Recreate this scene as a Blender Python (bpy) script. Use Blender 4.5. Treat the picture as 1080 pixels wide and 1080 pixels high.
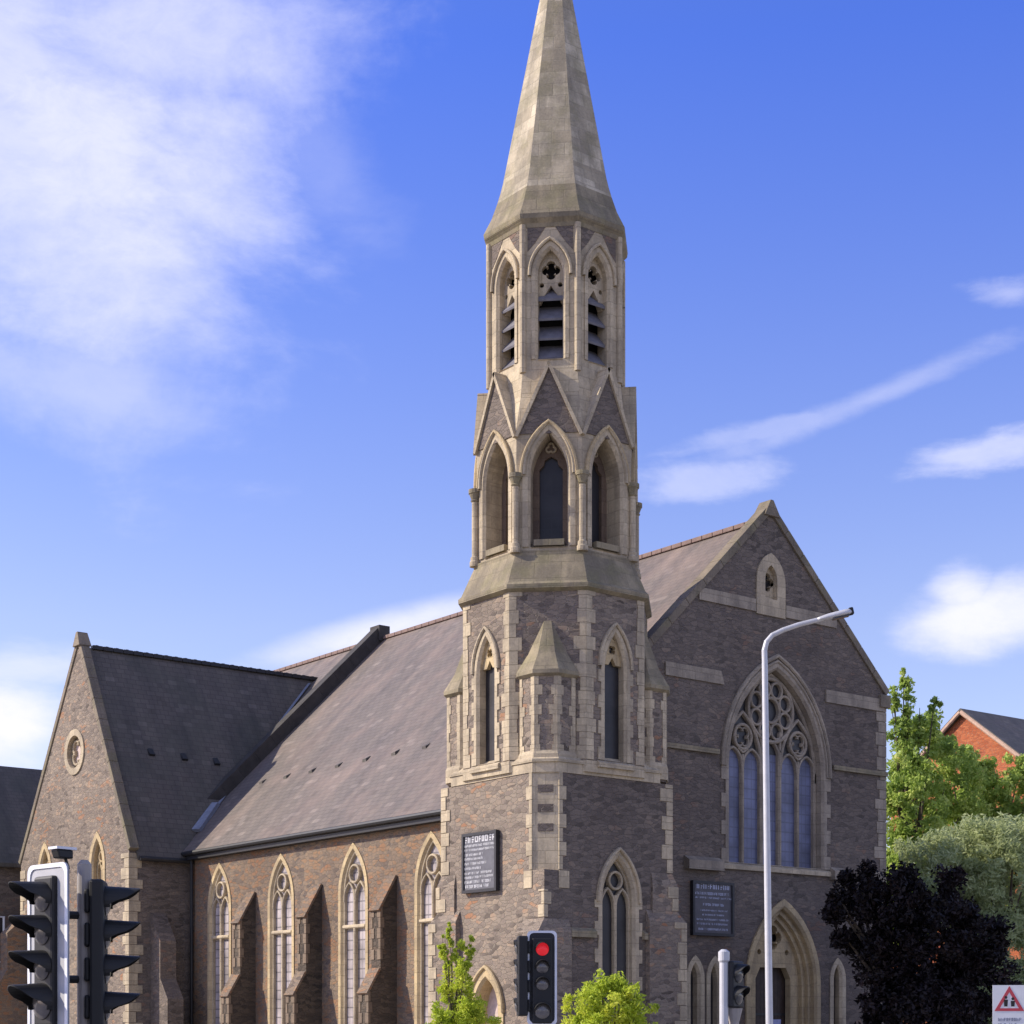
import bpy, bmesh, math, random
from mathutils import Vector, Matrix
from mathutils.geometry import tessellate_polygon
for o in list(bpy.data.objects): bpy.data.objects.remove(o)
S = bpy.context.scene
C = S.collection
R_ = math.radians
random.seed(7)

# ------------------------------------------------------------------ camera, sky, sun, exposure
PX_F = 1821.4; HOR = 1078.0; EYE = 2.2                  # focal length in pixels of a 1080 picture, horizon row
CAM = Vector((-27.817, -34.101, EYE))
YAW = R_(51.8646)                                        # heading, from +X towards +Y
FW = Vector((math.cos(YAW), math.sin(YAW), 0)); RT = Vector((math.sin(YAW), -math.cos(YAW), 0))
cd = bpy.data.cameras.new('camera'); cam = bpy.data.objects.new('camera', cd); C.objects.link(cam)
cam.location = CAM; cam.rotation_euler = (R_(90), 0, YAW - R_(90))
cd.sensor_width = 36; cd.lens = 36 * PX_F / 1080; cd.shift_y = (HOR - 540) / 1080; cd.clip_end = 3000
S.camera = cam
S.view_settings.view_transform = 'Standard'; S.view_settings.look = 'None'
S.view_settings.exposure = 0.6; S.view_settings.gamma = 1; S.view_settings.use_curve_mapping = False

SUN_EL = R_(34); SUN_A = R_(39)                          # sun stands over -X, swung towards +Y
SUN = Vector((-math.cos(SUN_EL) * math.cos(SUN_A), math.cos(SUN_EL) * math.sin(SUN_A), math.sin(SUN_EL)))
sl = bpy.data.lights.new('sun', 'SUN'); sl.energy = 4.0; sl.angle = R_(0.5); sl.color = (1.0, .90, .74)
so = bpy.data.objects.new('sun', sl); C.objects.link(so); so.location = (-60, 40, 60)
so.rotation_euler = SUN.to_track_quat('Z', 'Y').to_euler()


class X:
    """A node socket (or number) that can be computed with."""
    nt = None
    def __init__(s, v): s.v = v
    @staticmethod
    def m(op, *a, clamp=False):
        n = X.nt.nodes.new('ShaderNodeMath'); n.operation = op; n.use_clamp = clamp
        for i, q in enumerate(a):
            q = q.v if isinstance(q, X) else q
            if isinstance(q, (int, float)): n.inputs[i].default_value = q
            else: X.nt.links.new(q, n.inputs[i])
        return X(n.outputs[0])
    def __add__(s, o): return X.m('ADD', s, o)
    def __sub__(s, o): return X.m('SUBTRACT', s, o)
    def __mul__(s, o): return X.m('MULTIPLY', s, o)
    def __truediv__(s, o): return X.m('DIVIDE', s, o)
    __radd__ = __add__; __rmul__ = __mul__
    def __rsub__(s, o): return X.m('SUBTRACT', o, s)


def link(nt, a, b): nt.links.new(a.v if isinstance(a, X) else a, b)
def smooth(x, a, b):
    n = X.nt.nodes.new('ShaderNodeMapRange'); n.interpolation_type = 'SMOOTHSTEP'
    link(X.nt, x, n.inputs[0]); n.inputs[1].default_value = a; n.inputs[2].default_value = b
    return X(n.outputs[0])
def combine(x, y, z):
    n = X.nt.nodes.new('ShaderNodeCombineXYZ')
    for i, q in enumerate((x, y, z)):
        if isinstance(q, X): link(X.nt, q, n.inputs[i])
        else: n.inputs[i].default_value = q
    return n.outputs[0]
def noise(vec, scale, detail=4, rough=.5, dist=0):
    n = X.nt.nodes.new('ShaderNodeTexNoise'); n.inputs['Scale'].default_value = scale
    n.inputs['Detail'].default_value = detail; n.inputs['Roughness'].default_value = rough; n.inputs['Distortion'].default_value = dist
    link(X.nt, vec, n.inputs['Vector']); return X(n.outputs[0])
def mixc(f, a, b, mode='MIX'):
    n = X.nt.nodes.new('ShaderNodeMix'); n.data_type = 'RGBA'; n.blend_type = mode
    ins = [i for i in n.inputs if i.enabled]
    for i, q in zip(ins, (f, a, b)):
        if isinstance(q, X): q = q.v
        if isinstance(q, (int, float)): i.default_value = q
        elif isinstance(q, tuple): i.default_value = q + (1,) if len(q) == 3 else q
        else: X.nt.links.new(q, i)
    return [o for o in n.outputs if o.enabled][0]
def ramp(f, stops, mode='LINEAR'):
    n = X.nt.nodes.new('ShaderNodeValToRGB'); n.color_ramp.interpolation = mode
    e = n.color_ramp.elements
    while len(e) < len(stops): e.new(0.5)
    for q, (p, c) in zip(e, stops): q.position = p; q.color = c + (1,)
    link(X.nt, f, n.inputs[0]); return n.outputs[0]


def build_world():
    w = bpy.data.worlds.new('World'); S.world = w; w.use_nodes = True
    nt = w.node_tree; X.nt = nt; nt.nodes.clear()
    out = nt.nodes.new('ShaderNodeOutputWorld'); bg = nt.nodes.new('ShaderNodeBackground')
    sky = nt.nodes.new('ShaderNodeTexSky'); sky.sky_type = 'NISHITA'; sky.sun_disc = False
    sky.sun_elevation = SUN_EL; sky.sun_rotation = math.atan2(SUN.x, SUN.y)
    sky.air_density = 1.0; sky.dust_density = .6; sky.ozone_density = 2.2; sky.altitude = 50
    tc = nt.nodes.new('ShaderNodeTexCoord'); D = tc.outputs['Generated']
    sp = nt.nodes.new('ShaderNodeSeparateXYZ'); nt.links.new(D, sp.inputs[0])
    dx, dy, dz = (X(sp.outputs[i]) for i in range(3))
    az = X.m('ARCTAN2', dy, dx) * (180 / math.pi); el = X.m('ARCSINE', dz) * (180 / math.pi)
    # heavy warp so that cloud edges fray
    nz1 = noise(combine(az * .12, el * .2, 0.0), 1.0, 7, .62, .3)
    nz2 = noise(combine(az * .35 + el * .25, el * 1.1 - az * .1, 3.7), 1.0, 6, .6, .2)
    total = None
    # azimuth, elevation, half width, half height, tilt (deg), strength, fray, core
    for (a, e, ra, re, tilt, k, fray) in CLOUDS:
        da = (az - a); de = (el - e)
        ct, st = math.cos(R_(tilt)), math.sin(R_(tilt))
        p = (da * ct + de * st) / ra; q = (de * ct - da * st) / re
        r = X.m('SQRT', p * p + q * q) + (nz1 - .5) * (fray * 2.2) + (nz2 - .5) * (fray * (.45 if ra > 4 else 1.3))
        f = (1 - smooth(r, .15, 1.15)) * k
        total = f if total is None else X.m('MAXIMUM', total, f)
    nz3 = noise(combine(az * .45 - el * .25, el * .8 + az * .2, 9.1), 1.0, 7, .68, .4)
    dens = X.m('MULTIPLY', total, smooth(nz3, .15, .7) * .26 + .80, clamp=True)
    tint = mixc(1.0, sky.outputs[0], ramp(el / 90, [(p_, c_) for p_, c_ in SKY_TINT]), 'MULTIPLY')
    # whitish air just above the horizon is part of the sky texture; clouds are laid over it
    col = mixc(dens, tint, CLOUD_COL)
    nt.links.new(col, bg.inputs[0]); bg.inputs[1].default_value = .092
    nt.links.new(bg.outputs[0], out.inputs[0])

def sky_dir(u, v):
    """azimuth / elevation (deg) of a direction, given where it lies in the photograph"""
    t = math.atan((u - 540) / PX_F)
    return math.degrees(YAW - t), math.degrees(math.atan((HOR - v) / PX_F * math.cos(t)))
CLOUDS = []
for (u, v, w_, h_, tilt, k, fray) in (
        (50, 150, 300, 270, 20, .66, .75), (150, 30, 240, 110, -10, .62, .75), (80, 400, 170, 80, 5, .36, .9), (330, 170, 130, 60, 40, .16, 1.0), (80, 150, 190, 200, 10, .74, .9),
        (10, 765, 75, 62, 0, 1.0, .5), (395, 668, 190, 26, -15, .85, .5), (20, 705, 120, 26, -6, .5, .7),
        (920, 420, 160, 15, -17, .27, 1.35), (740, 508, 105, 19, -4, .36, 1.15), (1030, 478, 105, 20, -6, .5, 1.2),
        (1025, 655, 86, 40, 0, .9, .55), (1014, 622, 46, 34, 0, .85, .6), (1062, 640, 60, 42, 0, .85, .55), (1062, 308, 46, 14, 0, .34, 1.2), (830, 448, 110, 10, -9, .24, 1.4)):
    a, e = sky_dir(u, v); s = 57.3 / PX_F
    CLOUDS.append((a, e, w_ * s, h_ * s, tilt, k, fray))
SKY_TINT = [(.0, (1.6, 1.34, 1.45)), (.14, (1.5, 1.26, 1.5)), (.33, (.68, .88, 1.95)), (.6, (1.0, 1.0, 1.25)), (1, (1, 1, 1.2))]
CLOUD_COL = (7.2, 7.2, 8.6)
for a, e, w_, h_, k in ((-150, 38, 34, 16, .75), (-100, 30, 40, 13, .8), (-60, 46, 30, 16, .7), (165, 60, 40, 12, .5), (-128, 62, 60, 12, .6), (-30, 22, 30, 9, .8), (10, 50, 30, 10, .6), (-165, 14, 18, 6, .8)):
    CLOUDS.append((a, e, w_, h_, 8, k, .6))                  # unseen clouds added behind the viewer as neutral fill for shaded walls
build_world()

# ------------------------------------------------------------------ materials
def facet_uv():
    """u along, v up any flat face, whichever way it looks (metres)"""
    nt = X.nt
    g = nt.nodes.new('ShaderNodeNewGeometry')
    def vm(op, a, b=None):
        n = nt.nodes.new('ShaderNodeVectorMath'); n.operation = op
        for i, q in enumerate((a, b)):
            if q is None: continue
            if isinstance(q, tuple): n.inputs[i].default_value = q
            else: nt.links.new(q, n.inputs[i])
        return n
    N = vm('ADD', g.outputs['True Normal'], (.0011, .0007, 0)).outputs[0]
    T = vm('NORMALIZE', vm('CROSS_PRODUCT', (0, 0, 1), N).outputs[0]).outputs[0]
    B = vm('NORMALIZE', vm('CROSS_PRODUCT', N, T).outputs[0]).outputs[0]
    P = g.outputs['Position']
    return X(vm('DOT_PRODUCT', P, T).outputs['Value']), X(vm('DOT_PRODUCT', P, B).outputs['Value']), P

def new_mat(name):
    m = bpy.data.materials.new(name); m.use_nodes = True; nt = m.node_tree; X.nt = nt
    b = nt.nodes['Principled BSDF']; b.inputs['Roughness'].default_value = .85
    b.inputs['Specular IOR Level'].default_value = .25
    return m, nt, b
def bump(nt, b, h, strength, dist):
    n = nt.nodes.new('ShaderNodeBump'); n.inputs['Strength'].default_value = strength; n.inputs['Distance'].default_value = dist
    link(nt, h, n.inputs['Height']); nt.links.new(n.outputs[0], b.inputs['Normal'])

def rubble(name, palette, mortar, su=4.4, sv=9.6, stain=.6):
    m, nt, b = new_mat(name)
    u, v, P = facet_uv()
    wob = noise(P, 2.2, 3)
    wob2 = noise(P, 1.7, 2)
    wob3 = noise(P, 9, 3)
    vec = combine(u * su + wob * 1.1 + wob3 * .8, v * sv + wob2 * 1.3 + wob3 * .7, 0.0)
    vo = nt.nodes.new('ShaderNodeTexVoronoi'); vo.voronoi_dimensions = '2D'; vo.inputs['Scale'].default_value = 1; vo.inputs['Randomness'].default_value = 1
    ve = nt.nodes.new('ShaderNodeTexVoronoi'); ve.voronoi_dimensions = '2D'; ve.feature = 'DISTANCE_TO_EDGE'; ve.inputs['Scale'].default_value = 1; ve.inputs['Randomness'].default_value = 1
    nt.links.new(vec, vo.inputs['Vector']); nt.links.new(vec, ve.inputs['Vector'])
    sp = nt.nodes.new('ShaderNodeSeparateColor'); nt.links.new(vo.outputs['Color'], sp.inputs[0])
    patch = noise(P, .55, 4, .6)
    idx = X.m('ADD', X(sp.outputs[0]) * .80, (patch - .5) * 1.15 + .10, clamp=True)
    col = ramp(idx, palette)
    edge = smooth(X(ve.outputs['Distance']), .0, .09)
    col = mixc(edge, mortar, col)
    big = noise(P, .28, 5, .62)
    col = mixc(smooth(big, .42, .72) * stain, col, mixc(1.0, col, (.55, .53, .55), 'MULTIPLY'))
    fine = noise(P, 26, 3, .6)
    col = mixc(.5, col, ramp(fine, [(.25, (.55, .55, .55)), (.75, (1.3, 1.3, 1.3))]), 'MULTIPLY')
    nt.links.new(col, b.inputs['Base Color'])
    bump(nt, b, edge * .6 + fine * .25 + X(sp.outputs[1]) * .4, .8, .03)
    return m

def ashlar(name, c1, c2, dirt, bw=.62, bh=.31, dirt_amt=.55, lichen=0.0):
    m, nt, b = new_mat(name)
    u, v, P = facet_uv()
    br = nt.nodes.new('ShaderNodeTexBrick'); br.offset = .5
    nt.links.new(combine(u, v, 0.0), br.inputs['Vector'])
    br.inputs['Scale'].default_value = 1; br.inputs['Brick Width'].default_value = bw; br.inputs['Row Height'].default_value = bh
    br.inputs['Mortar Size'].default_value = .012; br.inputs['Mortar Smooth'].default_value = .4
    br.inputs['Color1'].default_value = c1 + (1,); br.inputs['Color2'].default_value = c2 + (1,)
    br.inputs['Mortar'].default_value = tuple(x * .70 for x in c1) + (1,)
    col = br.outputs['Color']
    n1 = noise(P, .9, 6, .65); n2 = noise(combine(u * 3.2, v * .5, 0.0), 1.0, 5, .6)
    f = smooth(n1 * .6 + n2 * .4, .40, .60) * dirt_amt
    col = mixc(f, col, dirt)
    if lichen:
        n3 = noise(P, 1.6, 5, .6)
        col = mixc(smooth(n3, .45, .65) * lichen, col, (.20, .185, .085))
    fine = noise(P, 18, 4, .6)
    col = mixc(.45, col, ramp(fine, [(.25, (.6, .6, .6)), (.75, (1.25, 1.25, 1.25))]), 'MULTIPLY')
    nt.links.new(col, b.inputs['Base Color'])
    bump(nt, b, fine * .5 + X(br.outputs['Fac']) * -.8 + n1 * .4, .5, .02)
    return m

def slate(name, c1, c2, tint, amt):
    m, nt, b = new_mat(name)
    u, v, P = facet_uv()
    br = nt.nodes.new('ShaderNodeTexBrick'); br.offset = .5
    nt.links.new(combine(u, v + (noise(P, 1.3, 2) - .5) * .06, 0.0), br.inputs['Vector'])
    br.inputs['Scale'].default_value = 1; br.inputs['Brick Width'].default_value = .34; br.inputs['Row Height'].default_value = .21
    br.inputs['Mortar Size'].default_value = .012; br.inputs['Mortar Smooth'].default_value = .2
    br.inputs['Color1'].default_value = c1 + (1,); br.inputs['Color2'].default_value = c2 + (1,)
    br.inputs['Mortar'].default_value = tuple(x * .68 for x in c1) + (1,)
    n1 = noise(P, .45, 6, .65); n2 = noise(combine(u * 1.6, v * .25, 0.0), 1.0, 5, .6)
    wn = nt.nodes.new('ShaderNodeTexWhiteNoise'); wn.noise_dimensions = '2D'
    row = X.m('FLOOR', v / .21)
    nt.links.new(combine(X.m('FLOOR', u / .34 + row * .5), row, 0.0), wn.inputs['Vector'])
    odd = smooth(X(wn.outputs['Value']), .955, .965) * .45 + smooth(X(wn.outputs['Value']), .05, .04) * .35
    base = mixc(odd, br.outputs['Color'], mixc(smooth(X(wn.outputs['Value']), .4, .6), tuple(x * .55 for x in c1), tuple(min(1, x * 1.6) for x in c2)))
    col = mixc(smooth(n1, .4, .68) * amt, base, tint)
    col = mixc(.75, col, ramp(n2, [(.28, (.66, .66, .70)), (.72, (1.28, 1.24, 1.18))]), 'MULTIPLY')
    nt.links.new(col, b.inputs['Base Color']); b.inputs['Roughness'].default_value = .62
    bump(nt, b, X(br.outputs['Fac']) * -.8 + n1 * .5 + n2 * .4, .35, .02)
    return m

def plain(name, col, rough=.6, metal=0.0, var=.25, scale=6, spec=.4, emit=None, es=1):
    m, nt, b = new_mat(name)
    g = nt.nodes.new('ShaderNodeNewGeometry')
    n = noise(g.outputs['Position'], scale, 5, .6)
    c = mixc(1.0, col, ramp(n, [(.25, (1 - var,) * 3), (.75, (1 + var,) * 3)]), 'MULTIPLY')
    nt.links.new(c, b.inputs['Base Color']); b.inputs['Roughness'].default_value = rough
    b.inputs['Metallic'].default_value = metal; b.inputs['Specular IOR Level'].default_value = spec
    if emit: b.inputs['Emission Color'].default_value = emit + (1,); b.inputs['Emission Strength'].default_value = es
    return m

def glass(name, col, rough, lead=0.0, spec=.8):
    m, nt, b = new_mat(name)
    u, v, P = facet_uv()
    n = noise(P, 1.4, 4)
    c = mixc(1.0, col, ramp(n, [(.3, (.6, .6, .6)), (.7, (1.35, 1.35, 1.35))]), 'MULTIPLY')
    if lead:
        du = X.m('ABSOLUTE', X.m('FRACT', u * 5.5) - .5); dv = X.m('ABSOLUTE', X.m('FRACT', v * 3.4) - .5)
        c = mixc(smooth(X.m('MAXIMUM', du, dv), .40, .46) * lead, c, (.03, .03, .035))
    nt.links.new(c, b.inputs['Base Color']); b.inputs['Roughness'].default_value = rough; b.inputs['Specular IOR Level'].default_value = spec
    bump(nt, b, n, .12, .03)
    return m

def leaf(name, stops, transl=.35):
    m, nt, b = new_mat(name)
    at = nt.nodes.new('ShaderNodeAttribute'); at.attribute_name = 'shade'
    g = nt.nodes.new('ShaderNodeNewGeometry')
    n = noise(g.outputs['Position'], .9, 3)
    f = X(at.outputs['Fac']) * .65 + (n - .5) * .9 + .17
    c = ramp(f, stops); nt.links.new(c, b.inputs['Base Color']); b.inputs['Roughness'].default_value = .55
    tr = nt.nodes.new('ShaderNodeBsdfTranslucent'); nt.links.new(c, tr.inputs[0])
    mx = nt.nodes.new('ShaderNodeMixShader'); mx.inputs[0].default_value = transl
    nt.links.new(b.outputs[0], mx.inputs[1]); nt.links.new(tr.outputs[0], mx.inputs[2])
    nt.links.new(mx.outputs[0], nt.nodes['Material Output'].inputs[0])
    return m

M = {}
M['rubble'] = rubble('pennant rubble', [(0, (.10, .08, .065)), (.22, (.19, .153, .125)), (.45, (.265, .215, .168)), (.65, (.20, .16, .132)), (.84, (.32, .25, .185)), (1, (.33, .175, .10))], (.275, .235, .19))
M['facade'] = rubble('dark shade-toned rubble', [(0, (.088, .073, .062)), (.25, (.14, .114, .096)), (.5, (.188, .152, .125)), (.75, (.142, .116, .10)), (.9, (.225, .178, .14)), (1, (.21, .14, .105))], (.185, .156, .132))  # darker copy: shade of sunless walls in its colour; also dark infill
M['butt'] = rubble('shade darkened rubble', [(0, (.05, .042, .034)), (.3, (.085, .068, .053)), (.6, (.125, .098, .073)), (.85, (.09, .072, .056)), (1, (.15, .11, .08))], (.11, .09, .07))  # rubble darkened to put the buttresses' side shade into the stone
M['warm'] = rubble('brown rubble', [(0, (0.118, 0.091, 0.076)), (.3, (0.198, 0.148, 0.110)), (.55, (0.236, 0.171, 0.118)), (.75, (0.266, 0.163, 0.095)), (1, (0.289, 0.152, 0.084))], (0.251, 0.213, 0.167))
M['lime'] = ashlar('bath stone dressing', (.56, .465, .32), (.46, .38, .265), (.21, .176, .135), .5, .33, .58)
M['limey'] = ashlar('ochre bath stone', (.56, .435, .25), (.48, .37, .21), (.24, .19, .13), .5, .33, .55)
M['spire'] = ashlar('spire stone', (.56, .485, .36), (.35, .295, .21), (.20, .175, .135), .7, .36, .68, .3)
M['ledge'] = ashlar('weathered ledge stone', (.33, .275, .185), (.27, .225, .15), (.14, .12, .09), .7, .5, .7, .32)
M['limegrey'] = ashlar('shade greyed dressing', (.385, .325, .25), (.32, .27, .21), (.165, .14, .115), .5, .33, .7)  # shade of the gable front put into the dressing's colour, plus random dirt
M['recess'] = ashlar('shade toned recess stone', (.21, .15, .105), (.16, .115, .085), (.08, .06, .05), .5, .33, .5)  # shadow of the arch recesses mixed into the stone's brown
M['coping'] = ashlar('grey brown coping', (.25, .205, .155), (.20, .165, .125), (.11, .095, .075), .9, .5, .6, .3)
M['but'] = ashlar('brown weathering stone', (.25, .19, .135), (.21, .155, .11), (.13, .10, .075), .6, .4, .6)
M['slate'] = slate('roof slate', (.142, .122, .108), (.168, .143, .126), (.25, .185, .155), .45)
M['slate_dark'] = slate('dark slate', (.108, .096, .086), (.128, .114, .102), (.075, .078, .066), .6)  # on the transept: nave slate with its slope's shade put into the tone
M['black'] = plain('black iron', (.02, .02, .022), .5)
M['dark'] = plain('dark interior', (.012, .011, .012), .9)
M['lead'] = plain('lead flashing', (.22, .24, .30), .45)
M['glass_blue'] = glass('sky tinted protective glazing', (.12, .132, .215), .5, .35, .5)  # blue base stands in for the sky reflected in the sheet
M['glass_lead'] = glass('leaded glazing', (.34, .30, .30), .4, .7)
M['glass_dark'] = glass('dark glazing', (.03, .028, .03), .4, .35, .35)
M['louvre'] = plain('slate louvre', (.15, .145, .165), .6)
M['timber'] = plain('dark oak', (.045, .028, .02), .6, var=.4)
M['pale'] = plain('pale pinkish plaster', (.50, .40, .36), .8)
M['white'] = plain('white paint', (.78, .78, .78), .5, var=.06)

# ------------------------------------------------------------------ mesh helpers
class MB:
    def __init__(s): s.v = []; s.f = []
    def add(s, pts):
        i = len(s.v); s.v += [tuple(p) for p in pts]; return list(range(i, i + len(pts)))
    def poly(s, pts): s.f.append(s.add(pts))
    def quad(s, a, b, c, d): s.poly((a, b, c, d))
    def hexa(s, b, t):
        """closed solid from a bottom and a top polygon of the same count"""
        n = len(b); i = s.add(list(b) + list(t))
        s.f.append(i[:n][::-1]); s.f.append(i[n:])
        for k in range(n): s.f.append([i[k], i[(k + 1) % n], i[n + (k + 1) % n], i[n + k]])
    def box(s, x0, x1, y0, y1, z0, z1):
        b = [(x0, y0), (x1, y0), (x1, y1), (x0, y1)]
        s.hexa([p + (z0,) for p in b], [p + (z1,) for p in b])
    def build(s, name, mat, parent=None, smooth=False, bevel=0, recalc=True):
        me = bpy.data.meshes.new(name); me.from_pydata(s.v, [], s.f)
        bm = bmesh.new(); bm.from_mesh(me)
        if recalc: bmesh.ops.recalc_face_normals(bm, faces=bm.faces[:])
        bm.to_mesh(me); bm.free()
        if smooth: me.polygons.foreach_set('use_smooth', [True] * len(me.polygons))
        for q in (mat if isinstance(mat, (list, tuple)) else [mat]): me.materials.append(q)
        o = bpy.data.objects.new(name, me); C.objects.link(o)
        if parent is not None:
            o.parent = parent; o.matrix_parent_inverse = world_of(parent).inverted()
        if bevel:
            b = o.modifiers.new('bevel', 'BEVEL'); b.width = bevel; b.segments = 2; b.limit_method = 'ANGLE'
        return o
def world_of(o):
    m = o.matrix_basis.copy()
    if o.parent is not None: m = world_of(o.parent) @ o.matrix_parent_inverse @ m
    return m

class Fr:
    """a wall plane: u along, v up, n outward"""
    def __init__(s, O, U, V, N): s.O = Vector(O); s.U = Vector(U); s.V = Vector(V); s.N = Vector(N)
    def p(s, u, v, n=0): return s.O + s.U * u + s.V * v + s.N * n
def frL(x): return Fr((x, 0, 0), (0, 1, 0), (0, 0, 1), (-1, 0, 0))
def frF(y): return Fr((0, y, 0), (1, 0, 0), (0, 0, 1), (0, -1, 0))
def frO(k, a, c):
    t = R_(45 * k); n = Vector((math.cos(t), math.sin(t), 0))
    return Fr(Vector((c[0], c[1], 0)) + n * a, (-math.sin(t), math.cos(t), 0), (0, 0, 1), n)

def arch(uL, uR, v0, vs, va, n=9):
    """pointed arch outline, from bottom left over the point to bottom right"""
    w = (uR - uL) / 2; r = va - vs; R = (w * w + r * r) / (2 * w); um = (uL + uR) / 2
    a1 = math.atan2(r, R - w) if R >= w else math.pi - math.atan2(r, w - R)
    pts = [(uL, v0)]
    for i in range(n + 1):
        a = a1 * i / n; pts.append((uL + R - R * math.cos(a), vs + R * math.sin(a)))
    left = pts
    right = [(2 * um - p[0], p[1]) for p in reversed(left[:-1])]
    return left + right
def circle(u, v, r, n=24, ph=0): return [(u + r * math.cos(ph + 2 * math.pi * i / n), v + r * math.sin(ph + 2 * math.pi * i / n)) for i in range(n)]
def foil(u, v, r, k=4, n=9, ph=math.pi / 4):
    """a closed quatrefoil / trefoil outline"""
    pts = []; d = r * .5; rr = r * .52 if k == 4 else r * .55
    for i in range(k):
        a = ph + 2 * math.pi * i / k
        for j in range(n):
            b = a + (-.62 + 1.24 * j / (n - 1)) * math.pi
            pts.append((u + d * math.cos(a) + rr * math.cos(b), v + d * math.sin(a) + rr * math.sin(b)))
    return pts
def sheet(mb, fr, outer, holes=(), n=0.0):
    polys = [[Vector((p[0], p[1], 0)) for p in outer]] + [[Vector((p[0], p[1], 0)) for p in h] for h in holes]
    tri = tessellate_polygon(polys)
    flat = [p for q in polys for p in q]
    i0 = mb.add([fr.p(p.x, p.y, n) for p in flat])
    for t in tri: mb.f.append([i0[k] for k in t])
def strip(mb, fr, path, n0, n1, closed=False):
    m = len(path)
    for i in range(m if closed else m - 1):
        a, b = path[i], path[(i + 1) % m]
        mb.quad(fr.p(*a, n0), fr.p(*b, n0), fr.p(*b, n1), fr.p(*a, n1))
def plate(mb, fr, outer, holes, n0, n1):
    """a slab with holes, front face at n1"""
    sheet(mb, fr, outer, holes, n1)
    strip(mb, fr, outer, n0, n1, True)
    for h in holes: strip(mb, fr, h, n0, n1, True)
def bar(mb, fr, path, w, n0, n1, closed=False):
    """a moulded bar of width w following a line in the wall plane"""
    P = [Vector(p) for p in path]; m = len(P); L = []; Rr = []
    for i in range(m):
        a = P[i - 1] if (i or closed) else P[i]; b = P[(i + 1) % m] if (i < m - 1 or closed) else P[i]
        t = (b - a); t = t.normalized() if t.length else Vector((1, 0)); q = Vector((-t.y, t.x)) * (w / 2)
        L.append(P[i] + q); Rr.append(P[i] - q)
    cw = w * .28
    for i in range(m if closed else m - 1):
        j = (i + 1) % m
        li, lj, ri, rj = L[i], L[j], Rr[i], Rr[j]
        ci, cj = (L[i] + Rr[i]) / 2, (L[j] + Rr[j]) / 2
        k = .42
        ai, aj, bi, bj = ci.lerp(li, k), cj.lerp(lj, k), ci.lerp(ri, k), cj.lerp(rj, k)
        mb.quad(fr.p(*ai, n1), fr.p(*aj, n1), fr.p(*bj, n1), fr.p(*bi, n1))
        mb.quad(fr.p(*li, n1 - cw), fr.p(*lj, n1 - cw), fr.p(*aj, n1), fr.p(*ai, n1))
        mb.quad(fr.p(*ri, n1 - cw), fr.p(*rj, n1 - cw), fr.p(*bj, n1), fr.p(*bi, n1))
        mb.quad(fr.p(*li, n0), fr.p(*lj, n0), fr.p(*lj, n1 - cw), fr.p(*li, n1 - cw))
        mb.quad(fr.p(*ri, n0), fr.p(*rj, n0), fr.p(*rj, n1 - cw), fr.p(*ri, n1 - cw))
def fbox(mb, fr, u0, u1, v0, v1, n0, n1):
    b = [(u0, v0), (u1, v0), (u1, v1), (u0, v1)]
    mb.hexa([fr.p(*q, n0) for q in b], [fr.p(*q, n1) for q in b])
def tube(mb, pts, rad, n=12, cap=True):
    rings = []
    for i, p in enumerate(pts):
        p = Vector(p); a = Vector(pts[max(i - 1, 0)]); b = Vector(pts[min(i + 1, len(pts) - 1)])
        t = (b - a).normalized(); s = t.cross(Vector((0, 1, 0))) if abs(t.y) < .9 else t.cross(Vector((1, 0, 0)))
        s.normalize(); q = t.cross(s); r = rad[i] if isinstance(rad, (list, tuple)) else rad
        rings.append(mb.add([p + (s * math.cos(2 * math.pi * k / n) + q * math.sin(2 * math.pi * k / n)) * r for k in range(n)]))
    for a, b in zip(rings, rings[1:]):
        for k in range(n): mb.f.append([a[k], a[(k + 1) % n], b[(k + 1) % n], b[k]])
    if cap: mb.f.append(rings[0][::-1]); mb.f.append(rings[-1])
def octo(a, c, z): return [(c[0] + a / math.cos(math.pi / 8) * math.cos(R_(22.5 + 45 * i)), c[1] + a / math.cos(math.pi / 8) * math.sin(R_(22.5 + 45 * i)), z) for i in range(8)]
def frusta(mb, c, prof, cap=True):
    """octagonal solid through (apothem, z) levels"""
    rings = [mb.add(octo(a, c, z)) for a, z in prof]
    for A, B in zip(rings, rings[1:]):
        for k in range(8): mb.f.append([A[k], A[(k + 1) % 8], B[(k + 1) % 8], B[k]])
    if cap: mb.f.append(rings[0][::-1]); mb.f.append(rings[-1])

def thing(name, label, cat, loc, group=None):
    o = bpy.data.objects.new(name, None); o.empty_display_size = .3; C.objects.link(o); o.location = loc
    o['label'] = label; o['category'] = cat
    if group: o['group'] = group
    return o
def tag(o, label=None, cat=None, group=None, kind=None):
    for k, v in (('label', label), ('category', cat), ('group', group), ('kind', kind)):
        if v: o[k] = v
    return o
def at(u, v, d):
    """the point d metres ahead of the viewer seen at that place of the 1080 photograph"""
    p = CAM + FW * d + RT * ((u - 540) / PX_F * d); p.z = EYE + (HOR - v) / PX_F * d; return p

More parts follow.
